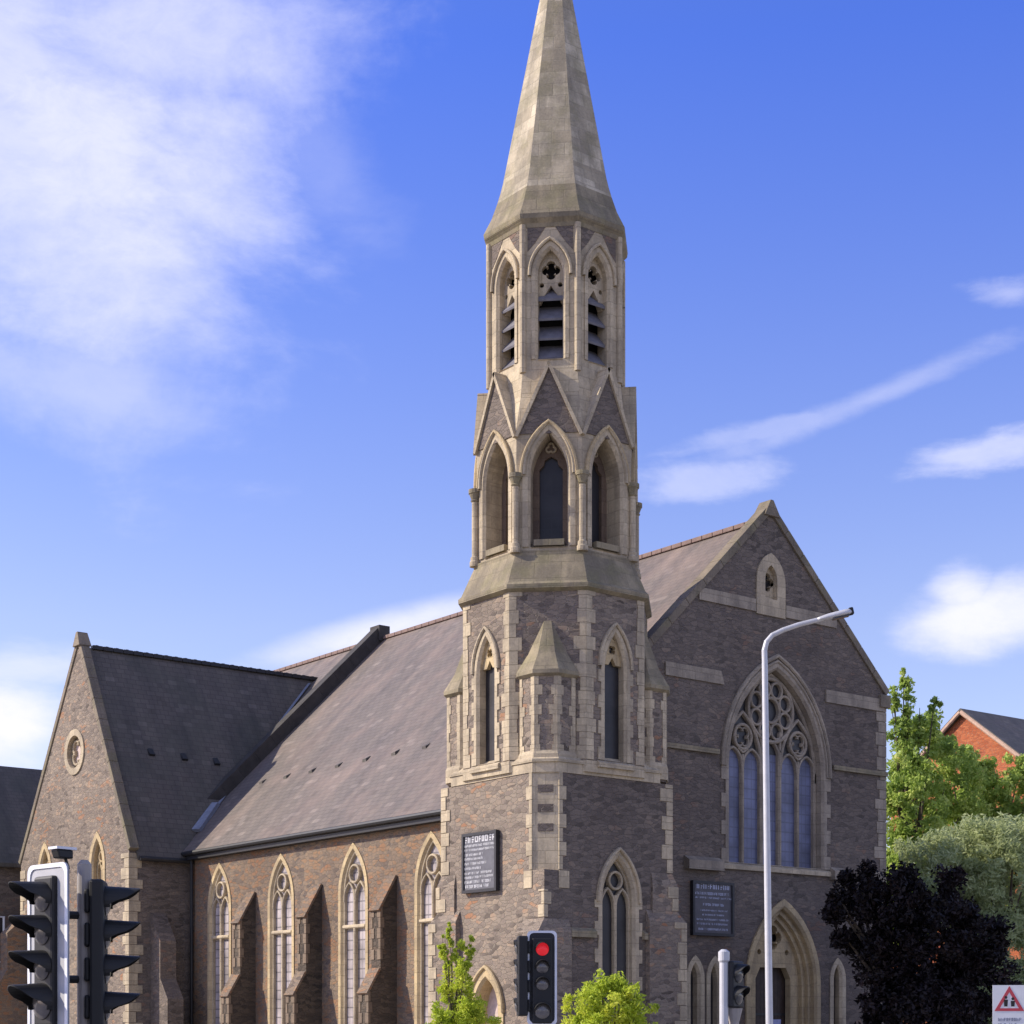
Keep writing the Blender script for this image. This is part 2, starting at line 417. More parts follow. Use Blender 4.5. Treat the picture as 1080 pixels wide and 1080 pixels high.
# ------------------------------------------------------------------ the ground (below the picture's lower edge)
def ground():
    m = plain('pale bounce ground', (.30, .275, .24), .9, var=.3, scale=.7)  # unseen ground, made pale to bounce fill onto the shaded walls
    mb = MB(); mb.box(-900, 900, -900, 900, -.5, -.02); tag(mb.build('ground', m), kind='structure')
    mb = MB(); a = plain('asphalt', (.05, .05, .052), .9, var=.3, scale=9)
    # the road runs across, between the viewer and the church
    c = CAM + FW * 14; d = RT
    def q(s, t, z): return (c + d * s + FW * t + Vector((0, 0, z - EYE)))
    mb.poly([q(-150, -7, -.012), q(150, -7, -.012), q(150, 4.5, -.012), q(-150, 4.5, -.012)]); tag(mb.build('road', a), kind='structure')
    mb = MB(); p = plain('paving', (.24, .23, .21), .9, var=.25, scale=2)
    mb.hexa([q(-150, 4.5, -.05), q(150, 4.5, -.05), q(150, 8.5, -.05), q(-150, 8.5, -.05)], [q(-150, 4.5, .11), q(150, 4.5, .11), q(150, 8.5, .11), q(-150, 8.5, .11)])
    mb.hexa([q(-150, -13, -.05), q(150, -13, -.05), q(150, -7, -.05), q(-150, -7, -.05)], [q(-150, -13, .11), q(150, -13, .11), q(150, -7, .11), q(-150, -7, .11)])
    tag(mb.build('pavement', p), kind='structure')
    mb = MB(); w = plain('road paint', (.75, .75, .72), .8, var=.15)
    for i in range(-20, 21): mb.poly([q(i * 4 - 1, -1.35, -.008), q(i * 4 + 1, -1.35, -.008), q(i * 4 + 1, -1.2, -.008), q(i * 4 - 1, -1.2, -.008)])
    tag(mb.build('road_marking', w), kind='structure')
ground()

# ------------------------------------------------------------------ the church
church = thing('church', 'grey rubble stone church with a tall pale spire on its corner tower', 'church', (6, 10, 0))
def cpart(mb, name, mat, **k): return mb.build(name, mat, church, **k)

def surround(fr, ops, t, depth, proud=.03, tooth=0.0, course=.33, matname='lime', name='window', sill=True, splay=0.0):
    """stone dressing of an arched opening: ring, toothed jambs and reveal"""
    uL, uR, v0, vs, va = ops
    A = arch(uL, uR, v0, vs, va)
    B = arch(uL - t, uR + t, v0, vs, va + t * 1.25)
    if tooth:
        Lp = []; v = v0; k = 0
        while v < vs - .05:
            v2 = min(v + course, vs); w = t + (tooth if k % 2 == 0 else 0.0)
            Lp += [(uL - w, v), (uL - w, v2 - 1e-3)]; v = v2; k += 1
        arcL = B[1:11]; um = (uL + uR) / 2
        left = Lp + [p for p in arcL if p[1] >= vs - 1e-6]
        right = [(2 * um - p[0], p[1]) for p in reversed(left[:-1])]
        B = left + right
    mb = MB(); poly = B + A[::-1]
    sheet(mb, fr, poly, (), proud)
    strip(mb, fr, B, -.06, proud)
    mid = [(p[0], p[1]) for p in A]
    # a chamfered arris, then the reveal
    cz = .07
    A2 = arch(uL + cz, uR - cz, v0, vs, va - cz * 1.2)
    for i in range(len(A) - 1):
        mb.quad(fr.p(*A[i], proud), fr.p(*A[i + 1], proud), fr.p(*A2[i + 1], proud - cz), fr.p(*A2[i], proud - cz))
    strip(mb, fr, A2, -depth, proud - cz)
    mb.quad(fr.p(A2[0][0], v0, -depth), fr.p(A2[-1][0], v0, -depth), fr.p(A2[-1][0], v0 - .02, proud), fr.p(A2[0][0], v0 - .02, proud))
    o = cpart(mb, name, M[matname])
    if sill:
        s = MB(); e = .12
        s.hexa([fr.p(uL - t - e, v0 - .2, -.05), fr.p(uR + t + e, v0 - .2, -.05), fr.p(uR + t + e, v0 - .2, .1), fr.p(uL - t - e, v0 - .2, .1)],
               [fr.p(uL - t - e, v0 + .02, -.05), fr.p(uR + t + e, v0 + .02, -.05), fr.p(uR + t + e, v0 - .08, .1), fr.p(uL - t - e, v0 - .08, .1)])
        s.build('sill', M['lime'], o)
    return o, A2
def pane(o, fr, A, depth, mat):
    mb = MB(); sheet(mb, fr, A, (), -depth); mb.build('pane', mat, o)
def hood(fr, ops, t, matname='lime', n1=.11, w=.1):
    """projecting label mould round the arch"""
    uL, uR, v0, vs, va = ops
    B = arch(uL - t, uR + t, vs - .05, vs, va + t * 1.25)
    mb = MB(); bar(mb, fr, B, w, -.02, n1); return mb

def two_light(o, fr, ops, depth, transom=None, headz=None, mat='lime'):
    uL, uR, v0, vs, va = ops; um = (uL + uR) / 2; w = (uR - uL); hz = headz if headz else vs + .05
    mb = MB(); n0, n1 = -depth, -depth + .13
    bar(mb, fr, [(um, v0), (um, hz + .05)], .09, n0, n1)
    for a, b in ((uL, um), (um, uR)):
        bar(mb, fr, arch(a + .02, b - .02, hz - .3, hz - .25, hz + w * .22, 5), .07, n0, n1 - .012)
    r = w * .215
    bar(mb, fr, circle(um, hz + w * .22 + r * .95, r, 20), .07, n0, n1 + .01, True)
    bar(mb, fr, arch(uL + .02, uR - .02, vs - .2, vs, va - .03), .07, n0, n1 - .03)
    for uu in (uL + .02, uR - .02): bar(mb, fr, [(uu, v0), (uu, vs)], .06, n0, n1 - .03)
    if transom: bar(mb, fr, [(uL, transom), (uR, transom)], .12, n0, n1 + .02)
    mb.build('tracery', M[mat], o)

def quoins(name, specs, z0, z1, h=.36, proud=.025, a=.52, b=.3, start=0, mat='lime'):
    """alternating corner stones; specs: (x, y, sx, sy): the corner and the way into the wall"""
    for x, y, sx, sy in specs:
        mb = MB(); z = z0; k = start
        while z < z1 - .05:
            zz = min(z + h * random.uniform(.8, 1.2), z1); la, lb = (a, b) if k % 2 else (b, a); la *= random.uniform(.8, 1.25); lb *= random.uniform(.8, 1.25)
            X0, X1 = sorted((x - sx * proud, x + sx * la)); Y0, Y1 = sorted((y - sy * proud, y + sy * lb))
            mb.box(X0, X1, Y0, Y1, z + .006, zz - .006); z = zz; k += 1
        cpart(mb, name, M[mat], bevel=.012)

# ---- nave side wall (faces -X) with four two-light windows
XN = .9; RX = 9.87; RZ = 17.15; EX = .72; EZ = 8.22; YF = 1.5; YT = 20.85
fr = frL(XN)
nave_ops = [(yc - .69, yc + .69, 1.9, 6.1, 7.5) for yc in (6.2, 10.3, 14.6, 18.72)]
mb = MB(); sheet(mb, fr, [(4.3, 0), (36, 0), (36, 8.35), (4.3, 8.35)], [arch(*q) for q in nave_ops])
cpart(mb, 'nave_wall', M['warm'])
for q in nave_ops:
    o, A = surround(fr, q, .14, .14, .03, 0, matname='limey')
    pane(o, fr, A, .14, M['glass_lead'])
    two_light(o, fr, (q[0] + .07, q[1] - .07, q[2], q[3], q[4] - .08), .14, transom=5.12, headz=6.2)
def buttress(yc, z_top, mat, x0=XN, w=.48):
    """two-stage buttress with sloped offsets"""
    mb = MB(); y0, y1 = yc - w / 2, yc + w / 2
    prof = [(0, 0), (1.0, 0), (1.0, 3.05), (.58, 3.75), (.58, z_top - 1.0), (0.0, z_top)]
    for i in range(len(prof) - 1):
        a, b = prof[i], prof[i + 1]
        if i == 0: continue
        mb.quad((x0 - a[0], y0, a[1]), (x0 - b[0], y0, b[1]), (x0 - b[0], y1, b[1]), (x0 - a[0], y1, a[1]))
    for y in (y0, y1): mb.poly([(x0 - p[0], y, p[1]) for p in prof])
    o = cpart(mb, 'buttress', mat)
    for a, b in ((prof[2], prof[3]), (prof[4], prof[5])):     # weathered sloping stones
        m2 = MB()
        dx, dz = b[0] - a[0], b[1] - a[1]; L = math.hypot(dx, dz); nx, nz = -dz / L * -1, dx / L * -1
        def q(s, t, y): return (x0 - (a[0] + dx * s + nx * t), y, a[1] + dz * s + nz * t)
        m2.hexa([q(-.06, 0.0, y0 - .03), q(1, 0, y0 - .03), q(1, 0, y1 + .03), q(-.06, 0, y1 + .03)], [q(-.06, .07, y0 - .03), q(1, .07, y0 - .03), q(1, .07, y1 + .03), q(-.06, .07, y1 + .03)])
        m2.build('weathering', M['warm'], o)
    m3 = MB(); z = 0; k = 0                                    # dressed corners
    while z < z_top - 1.05:
        xf = 1.0 if z < 3.0 else .58
        if not 2.8 < z < 3.9:
            l = .2 if k % 2 else .1
            for s, y in ((1, y0), (-1, y1)):
                Y0, Y1 = sorted((y - s * .02, y + s * l * .8)); m3.box(x0 - xf - .02, x0 - xf + (.06 if k % 2 else .12), Y0, Y1, z + .005, z + .30)
        z += .31; k += 1
    m3.build('corner_stone', M['but'], o)
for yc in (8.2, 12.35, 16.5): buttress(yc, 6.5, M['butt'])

# ---- nave roof, ridge, gutter
mb = MB()
def roofslab(mb, xa, za, xb, zb, y0, y1, th=.16):
    mb.hexa([(xa, y0, za - th), (xb, y0, zb - th), (xb, y1, zb - th), (xa, y1, za - th)], [(xa, y0, za), (xb, y0, zb), (xb, y1, zb), (xa, y1, za)])
roofslab(mb, EX - .12, EZ - .02, RX, RZ, YF + .3, 36.2)
roofslab(mb, RX + .002, RZ, 15.3, 12.35, YF + .3, 36.2)
nroof = cpart(mb, 'nave_roof', M['slate'])
mb = MB()
for i in range(76): mb.box(RX - .11, RX + .11, YF + .5 + i * .455, YF + .5 + i * .455 + .44, RZ - .04, RZ + .10)
mb.build('ridge_tile', plain('ridge tile', (.20, .135, .115), .8), nroof, bevel=.02)
mb = MB(); tube(mb, [(EX - .16, 4.5, EZ - .12), (EX - .16, YT, EZ - .12)], .085, 8); mb.box(EX - .1, XN + .02, 4.5, YT, EZ - .34, EZ - .2)
cpart(mb, 'gutter', M['black'])
mb = MB(); tube(mb, [(XN - .12, YT - .3, EZ - .2), (XN - .12, YT - .3, .1)], .06, 8); cpart(mb, 'downpipe', M['black'])
for i in range(7):                                             # little roof ventilators
    y = 19.9 - i * 1.68; x = 3.28; z = EZ + (x - EX + .05) * (RZ - EZ) / (RX - EX)
    mb = MB(); e = .015 * (i % 3); mb.hexa([(x - .10, y - .12, z - .12), (x + .16, y - .12, z + .13), (x + .16, y + .12, z + .13), (x - .10, y + .12, z - .12)],
                       [(x - .11, y - .10, z + .005 + e), (x + .16, y - .07, z + .16), (x + .16, y + .07, z + .16), (x - .11, y + .10, z + .005)])
    cpart(mb, 'roof_vent', M['slate_dark'])

# ---- west gable facade (faces -Y), its openings, copings and bands
fr = frF(YF); XE = 15.12; KZ = 12.6; APZ = 17.45
big = (8.12, 12.22, 6.85, 9.7, 12.78); door = (8.98, 11.88, 0.0, 3.3, 5.68)
lan = [(6.58, 6.98, 1.2, 3.45, 3.92), (7.38, 7.78, 1.2, 3.45, 3.92), (12.66, 13.06, 1.2, 3.5, 3.98)]
niche_hole = [(9.62, 14.75)] + arch(9.62, 10.14, 14.75, 15.3, 15.76, 6)[1:-1] + [(10.14, 14.75)]
mb = MB()
sheet(mb, fr, [(.95, 0), (XE, 0), (XE, KZ), (RX, APZ), (.95, APZ - (RX - .95) * .96)], [arch(*big), arch(*door)] + [arch(*q) for q in lan] + [arch(9.62, 10.14, 14.75, 15.3, 15.76, 6)])
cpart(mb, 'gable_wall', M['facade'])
mb = MB(); mb.quad((XE, YF, 0), (XE, 36, 0), (XE, 36, KZ - .1), (XE, YF, KZ)); mb.quad((XN, 36, 0), (XE, 36, 0), (XE, 36, KZ - .1), (XN, 36, 8.3)); mb.poly([(XN, 36, 8.2), (XE, 36, KZ - .2), (RX, 36, RZ - .1)])
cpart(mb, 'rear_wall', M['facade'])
def coping(mb, p, q, y0, y1, th=.3):
    a = Vector((p[0], 0, p[1])); b = Vector((q[0], 0, q[1])); d = (b - a).normalized(); n = Vector((-d.z, 0, d.x))
    if n.z < 0: n = -n
    L = (b - a).length; k = max(1, int(L / .9))
    for i in range(k):
        s0, s1 = L * i / k + .004, L * (i + 1) / k - .004
        P = [a + d * s0 - n * .1, a + d * s1 - n * .1, a + d * s1 + n * th, a + d * s0 + n * th]
        mb.hexa([(v.x, y0, v.z) for v in P], [(v.x, y1, v.z) for v in P])
mb = MB()
coping(mb, (RX, APZ), (.95, APZ - (RX - .95) * .96), YF - .07, YF + .36, .13); coping(mb, (XE + .05, KZ - .04), (RX, APZ), YF - .07, YF + .36, .13)
mb.hexa([(RX - .34, YF - .13, APZ - .25), (RX + .34, YF - .13, APZ - .25), (RX + .34, YF + .42, APZ - .25), (RX - .34, YF + .42, APZ - .25)], [(RX - .06, YF - .1, APZ + .24), (RX + .06, YF - .1, APZ + .24), (RX + .06, YF + .38, APZ + .24), (RX - .06, YF + .38, APZ + .24)])
mb.box(XE - .34, XE + .12, YF - .12, YF + .5, KZ - .5, KZ - .1)
cpart(mb, 'gable_coping', M['coping'], bevel=.02)
mb = MB(); tube(mb, [(XE + .14, YF + .5, KZ - .25), (XE + .14, 36, KZ - .25)], .09, 8); tube(mb, [(XE + .14, YF + .45, KZ - .3), (XE + .1, YF + .45, .1)], .055, 8); cpart(mb, 'gutter', M['black'])
# pale bands across the gable
for (u0, u1, v0, v1) in ((6.92, 9.24, 14.3, 14.66), (10.52, 12.78, 14.3, 14.66), (5.6, 7.92, 11.98, 12.36), (12.3, 15.0, 11.98, 12.36)):
    mb = MB(); e = .12
    a, b = (u0, u1)
    mb.hexa([fr.p(a, v0, -.03), fr.p(b, v0, -.03), fr.p(b - (e if b < 9 and v0 < 13 else 0), v1, -.03), fr.p(a, v1, -.03)], [fr.p(a, v0, .05), fr.p(b, v0, .05), fr.p(b - (e if b < 9 and v0 < 13 else 0), v1, .05), fr.p(a, v1, .05)])
    cpart(mb, 'stone_band', M['limegrey'])
mb = MB(); fbox(mb, fr, 4.5, 7.7, 9.94, 10.08, -.03, .09); fbox(mb, fr, 12.62, XE + .02, 9.94, 10.08, -.03, .09); cpart(mb, 'string_course', M['ledge'])
mb = MB()
for u0, u1 in ((6.35, 7.75), (12.5, 13.1)):
    mb.hexa([fr.p(u0, 6.56, -.05), fr.p(u1, 6.56, -.05), fr.p(u1, 6.56, .22), fr.p(u0, 6.56, .22)], [fr.p(u0, 6.98, -.05), fr.p(u1, 6.98, -.05), fr.p(u1, 6.82, .22), fr.p(u0, 6.82, .22)])
cpart(mb, 'string_course', M['limegrey'])
quoins('quoins', [(XE, YF, -1, 1)], 0, KZ - .5, mat='limegrey')
# gable niche
mb = MB(); outer = arch(9.27, 10.49, 14.25, 15.25, 16.12, 8)
poly_in = arch(9.62, 10.14, 14.75, 15.3, 15.76, 6)
plate(mb, fr, outer, [poly_in], -.25, .05)
o = cpart(mb, 'gable_light', M['lime'])
mb = MB(); sheet(mb, fr, poly_in, (), -.25); mb.build('pane', M['glass_dark'], o)
mb = MB(); plate(mb, fr, poly_in, [foil(9.88, 15.28, .27, 4, 9, 0)], -.24, -.12); mb.build('tracery', M['lime'], o)
# great window
o, A = surround(fr, big, .13, .36, .03, .17, .4, 'limegrey', 'great_window')
h = hood(fr, big, .26, w=.13, n1=.10); h.build('label_mould', M['limegrey'], o)
h = hood(fr, big, .14, w=.09, n1=.07); h.build('label_mould', M['limegrey'], o)
pane(o, fr, A, .36, M['glass_blue'])
mb = MB(); n0, n1 = -.36, -.22; cx_ = 10.17; L0, L1 = A[0][0], A[-1][0]; wl = (L1 - L0) / 5
for i in range(1, 5): bar(mb, fr, [(L0 + wl * i, 6.85), (L0 + wl * i, 10.35 if i in (2, 3) else 10.1)], .15 if i in (2, 3) else .10, n0, n1)
for u in (L0 + .04, L1 - .04): bar(mb, fr, [(u, 6.85), (u, 9.8)], .12, n0, n1)
bar(mb, fr, arch(L0 + .04, L1 - .04, 9.5, 9.7, 12.6, 12), .12, n0, n1)
for i in range(5):
    a, b = L0 + wl * i, L0 + wl * (i + 1); lift = .34 if i == 2 else 0
    bar(mb, fr, arch(a + .03, b - .03, 9.75 + lift, 9.8 + lift, 10.28 + lift, 6), .075, n0, n1 - .01)
for s in (-1, 1):                                               # paired lights gathered under a sub-arch with a quatrefoil
    u0, u1 = (L0, L0 + 2 * wl) if s < 0 else (L1 - 2 * wl, L1)
    bar(mb, fr, arch(u0 + .04, u1 - .04, 9.8, 9.9, 11.35, 9), .10, n0, n1 + .005)
    um = (u0 + u1) / 2
    bar(mb, fr, circle(um, 10.62, .36, 22), .09, n0, n1 + .01, True)
    bar(mb, fr, foil(um, 10.62, .31), .05, n0, n1 - .03, True)
    bar(mb, fr, [(um, 10.15), (um - .2, 10.28)], .07, n0, n1); bar(mb, fr, [(um, 10.15), (um + .2, 10.28)], .07, n0, n1)
rc = (cx_, 11.52)
bar(mb, fr, circle(*rc, .95, 36), .11, n0, n1 + .02, True); bar(mb, fr, circle(*rc, .37, 24), .09, n0, n1 + .01, True)
for k in range(8):
    a = R_(22.5 + 45 * k); q = (rc[0] + .66 * math.cos(a), rc[1] + .66 * math.sin(a)); bar(mb, fr, circle(*q, .235, 16), .075, n0, n1, True)
bar(mb, fr, [(L0 + 2 * wl, 10.3), (L0 + 2 * wl - .02, 10.9)], .09, n0, n1); bar(mb, fr, [(L0 + 3 * wl, 10.3), (L0 + 3 * wl + .02, 10.9)], .09, n0, n1)
mb.build('tracery', M['limegrey'], o)
# the dark holes above the blue lights: leaded glass, a hand's breadth in front of the glazing
mb = MB(); up = [p for p in A if p[1] > 10.22]
sheet(mb, fr, [(L0, 10.22)] + up + [(L1, 10.22)], (), -.345); mb.build('pane', M['glass_dark'], o)
# porch doorway: stepped orders, pierced tympanum, two oak leaves
o, A = surround(fr, door, .16, .14, .06, 0, matname='limey', name='doorway', sill=False)
mb = MB(); cur = A; dcur = .14
for k in range(2):
    uL, uR, v0, vs, va = door; t = .07 + .13 * (k + 1)
    nxt = arch(uL + t, uR - t, v0, vs, va - t * 1.2)
    sheet(mb, fr, [*cur, *nxt[::-1]], (), -dcur); strip(mb, fr, nxt, -dcur, -dcur - .13); dcur += .13; cur = nxt
mb.build('arch_order', M['limey'], o)
um = (door[0] + door[1]) / 2; hw = .76
dh = [(um - hw, 0), (um - hw, 3.5), (um - hw + .2, 3.84), (um + hw - .2, 3.84), (um + hw, 3.5), (um + hw, 0)]
tym = MB(); ext = [(cur[0][0], -.1)] + cur[1:-1] + [(cur[-1][0], -.1)]
holes = [foil(um, 4.74, .36, 4, 9, 0), circle(um - .6, 4.3, .085, 10), circle(um + .6, 4.3, .085, 10), dh]
plate(tym, fr, ext, holes, -dcur - .22, -dcur + .001)
tym.build('tympanum', M['limey'], o)
mb = MB(); fbox(mb, fr, cur[0][0], cur[-1][0], 0, 5.3, -dcur - .5, -dcur - .31); mb.build('door_backing', M['dark'], o)
for s in (-1, 1):
    mb = MB(); a, b = sorted((um + s * .012, um + s * (hw - .01)))
    for k in range(5): fbox(mb, fr, a + (b - a) * k / 5 + .004, a + (b - a) * (k + 1) / 5 - .004, 0.02, 3.86, -dcur - .3, -dcur - .24)
    d_ = cpart(mb, 'door', M['timber'])
    h_ = MB()
    for z in (.7, 2.4): fbox(h_, fr, a, b, z, z + .07, -dcur - .24, -dcur - .22)
    h_.build('hinge', M['black'], d_)
# small lancets at the foot of the gable
for q in lan:
    o, A = surround(fr, q, .16, .22, .03, 0); pane(o, fr, A, .22, M['glass_dark'])

# ---- transept: gable facing -X, steep slate roof, round light
XT = -1.45; TA = 24.95; TZ = 15.85; TR = YT; TL = 30.3; TEZ = 8.15
fr = frL(XT)
tl = [(23.4 - .48, 23.4 + .48, 2.0, 7.7, 8.75), (28.0 - .48, 28.0 + .48, 2.0, 7.7, 8.75)]
mb = MB(); sheet(mb, fr, [(TR, 0), (TL, 0), (TL, TEZ + .3), (TA, TZ + .3), (TR, TEZ + .1)], [circle(25.3, 12.05, .62, 24)] + [arch(*q) for q in tl])
cpart(mb, 'transept_gable', M['rubble'])
mb = MB(); mb.quad((XT, TR, 0), (XN, TR, 0), (XN, TR, TEZ + .1), (XT, TR, TEZ + .1)); cpart(mb, 'transept_wall', M['facade'])
mb = MB(); mb.quad((XT, TL, 0), (XN, TL, 0), (XN, TL, TEZ + .1), (XT, TL, TEZ + .1))
cpart(mb, 'transept_wall', M['facade'])
mb = MB()
def tslab(mb, ya, za, yb, zb, x0, x1, th=.16): mb.hexa([(x0, ya, za - th), (x1, ya, za - th), (x1, yb, zb - th), (x0, yb, zb - th)], [(x0, ya, za), (x1, ya, za), (x1, yb, zb), (x0, yb, zb)])
tslab(mb, TR - .16, TEZ - .2, TA, TZ, XT + .25, 8.9); tslab(mb, TL + .16, TEZ - .05, TA + .002, TZ, XT + .25, 8.9)
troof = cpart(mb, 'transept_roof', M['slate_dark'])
mb = MB()
for i in range(24):
    x = XT + .5 + i * .4; mb.box(x, x + .385, TA - .12, TA + .12, TZ - .05, TZ + .1); mb.box(x + .13, x + .25, TA - .03, TA + .03, TZ + .1, TZ + .135)
mb.build('ridge_tile', M['black'], troof, bevel=.015)
def coping_y(mb, p, q, x0, x1, th):
    a = Vector((0, p[0], p[1])); b = Vector((0, q[0], q[1])); d = (b - a).normalized(); n = Vector((0, -d.z, d.y))
    if n.z < 0: n = -n
    L = (b - a).length; k = max(1, int(L / .9))
    for i in range(k):
        s0, s1 = L * i / k + .004, L * (i + 1) / k - .004
        P = [a + d * s0 - n * .1, a + d * s1 - n * .1, a + d * s1 + n * th, a + d * s0 + n * th]
        mb.hexa([(x0, v.y, v.z) for v in P], [(x1, v.y, v.z) for v in P])
mb = MB(); coping_y(mb, (TR - .1, TEZ), (TA, TZ + .28), XT - .05, XT + .30, .1); coping_y(mb, (TL + .1, TEZ + .2), (TA, TZ + .28), XT - .05, XT + .30, .1)
mb.hexa([(XT - .13, TA - .3, TZ), (XT + .36, TA - .3, TZ), (XT + .36, TA + .3, TZ), (XT - .13, TA + .3, TZ)], [(XT - .1, TA - .07, TZ + .52), (XT + .3, TA - .07, TZ + .52), (XT + .3, TA + .07, TZ + .52), (XT - .1, TA + .07, TZ + .52)])
cpart(mb, 'gable_coping', M['coping'], bevel=.02)
mb = MB(); ring_o, ring_i = circle(25.3, 12.05, .84, 24), circle(25.3, 12.05, .6, 24)
plate(mb, fr, ring_o, [ring_i], -.25, .05); o = cpart(mb, 'round_window', M['lime'])
mb = MB(); sheet(mb, fr, ring_i, (), -.22); mb.build('pane', M['pale'], o)
mb = MB(); bar(mb, fr, foil(25.3, 12.05, .5), .08, -.22, -.1, True); mb.build('tracery', M['lime'], o)
for q in tl:
    o, A = surround(fr, q, .2, .28, .03, 0, matname='limey'); pane(o, fr, A, .28, M['glass_lead'])
    two_light(o, fr, (q[0] + .07, q[1] - .07, q[2], q[3], q[4] - .08), .28, transom=5.2, headz=7.75, mat='limey')
quoins('quoins', [(XT, TR, 1, 1), (XT, TL, 1, -1)], 0, TEZ - .1)
mb = MB(); tube(mb, [(XT + .3, TR - .22, TEZ - .3), (XN, TR - .22, TEZ - .3)], .085, 8); cpart(mb, 'gutter', M['black'])
for i in range(3):
    z = 11.9 - .05 * i; y = TR + (z - TEZ + .2) * (TA - TR + .16) / (TZ - TEZ + .2) - .16; x = .35 + i * 1.3
    mb = MB(); mb.hexa([(x - .12, y - .07, z - .13), (x + .12, y - .07, z - .13), (x + .12, y + .07, z + .13), (x - .12, y + .07, z + .13)], [(x - .10, y - .15, z - .07), (x + .10, y - .15, z - .07), (x + .07, y + .04, z + .16), (x - .07, y + .04, z + .16)])
    cpart(mb, 'roof_vent', M['black'])
# corner buttresses of the transept
def cbut(p0, d, w, prof, mat):
    """buttress growing in direction d from the wall point p0"""
    p0 = Vector(p0); d = Vector(d); s = Vector((-d.y, d.x, 0)) * (w / 2); mb = MB()
    for q in (-1, 1): mb.poly([p0 + s * q + d * a + Vector((0, 0, z)) for a, z in prof])
    for i in range(1, len(prof) - 1):
        a, b = prof[i], prof[i + 1]; mb.quad(p0 - s + d * a[0] + Vector((0, 0, a[1])), p0 - s + d * b[0] + Vector((0, 0, b[1])), p0 + s + d * b[0] + Vector((0, 0, b[1])), p0 + s + d * a[0] + Vector((0, 0, a[1])))
    return cpart(mb, 'buttress', mat)
PB = [(0, 0), (1.3, 0), (1.3, 3.0), (.75, 3.7), (.75, 5.0), (0, 6.0)]
cbut((XT, TL - .4, 0), (-1, 0, 0), .7, [(0, 0), (1.35, 0), (1.35, 3.4), (.85, 4.2), (.85, 5.6), (0, 6.4)], M['warm'])
cbut((-.35, TR, 0), (0, -1, 0), .6, PB, M['facade'])
# parapet coping that crosses the nave roof beside the transept
mb = MB(); sl_ = (RZ - EZ) / (RX - EX)
M['shadetone'] = plain('shade toned coping stone', (.05, .045, .042), .85, var=.35, scale=2)  # near-black tone paints the parapet's shaded face into the stone
coping(mb, (2.3, EZ + (2.3 - EX) * sl_ + .1), (RX, RZ + .1), 21.95, 22.45, .42)
mb.box(RX - .3, RX + .2, 21.88, 22.52, RZ - .1, RZ + .5)
cpart(mb, 'roof_parapet', M['shadetone'])
mb = MB()                                                        # lead valley
vy0 = TR + 1.0
def vpt(z, off): 
    y = TR - .16 + (z - TEZ + .2) * (TA - TR + .16) / (TZ - TEZ + .2); x = EX - .12 + (z - EZ + .02) / sl_
    return Vector((x + off * .6, y - off, z + .06))
for i in range(12):
    z0 = 9.6 + i * .5; z1 = z0 + .5
    mb.quad(vpt(z0, -.08), vpt(z0, .07), vpt(z1, .07), vpt(z1, -.08))
mb.hexa([vpt(8.9, -.1), vpt(8.9, .18), vpt(10.0, .12), vpt(10.0, -.1)], [p + Vector((-.12, -.06, .1)) for p in (vpt(8.9, -.1), vpt(8.9, .18), vpt(10.0, .12), vpt(10.0, -.1))])
cpart(mb, 'lead_valley', M['lead'])

# ---- corner tower: square base
W = 4.45; CH = .48; ZC = 6.1; ZB = 8.62; CT = (2.35, 2.35)
fl, ff = frL(0), frF(0)
low = (1.93, 3.11, 1.6, 5.4, 6.6); nic = (1.88, 2.98, 1.2, 2.5, 3.42)
shp = [(0, 0), (W, 0), (W, ZB), (CH, ZB), (CH, ZC), (0, ZC)]
mb = MB(); sheet(mb, fl, shp, [arch(*nic)]); cpart(mb, 'tower_wall', M['rubble'])
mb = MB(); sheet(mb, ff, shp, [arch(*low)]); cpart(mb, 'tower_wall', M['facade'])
mb = MB(); mb.quad((W, 0, 0), (W, W, 0), (W, W, ZB), (W, 0, ZB)); mb.quad((0, W, 0), (W, W, 0), (W, W, ZB), (0, W, ZB)); cpart(mb, 'tower_wall', M['rubble'])
mb = MB()                                                        # chamfered near corner with its stop
mb.quad((0, CH, ZC + .25), (CH, 0, ZC + .25), (CH, 0, ZB), (0, CH, ZB)); mb.poly([(0, 0, ZC), (CH, 0, ZC), (CH, 0, ZC + .25), (0, CH, ZC + .25), (0, CH, ZC)])
o = cpart(mb, 'chamfered_corner', M['lime'])
mb = MB(); nrm = Vector((-1, -1, 0)).normalized(); frc = Fr(Vector((CH / 2, CH / 2, 0)), Vector((1, -1, 0)).normalized(), (0, 0, 1), nrm)
for z in (7.1, 7.6, 8.1): fbox(mb, frc, -.2, .2, z, z + .2, -.02, .012)
mb.build('dark_block', M['facade'], o)
mb = MB()                                                        # dressed strips beside the chamfer
for k in range(7):
    z = ZC + .02 + k * .36; l = .24 if k % 2 else .12
    fbox(mb, fl, CH - .004, CH + l, z, min(z + .35, ZB), -.02, .025); fbox(mb, ff, CH - .004, CH + l, z, min(z + .35, ZB), -.02, .025)
for fx in (fl, ff): fbox(mb, fx, CH, CH + .34, ZC - .45, ZC + .0, -.02, .025)
cpart(mb, 'quoins', M['lime'], bevel=.01)
quoins('quoins', [(0, 0, 1, 1)], 4.88, ZC - .5, a=.22, b=.12)
quoins('quoins', [(0, W, 1, -1), (W, 0, -1, 1)], 6.22, ZB, a=.36, b=.2)
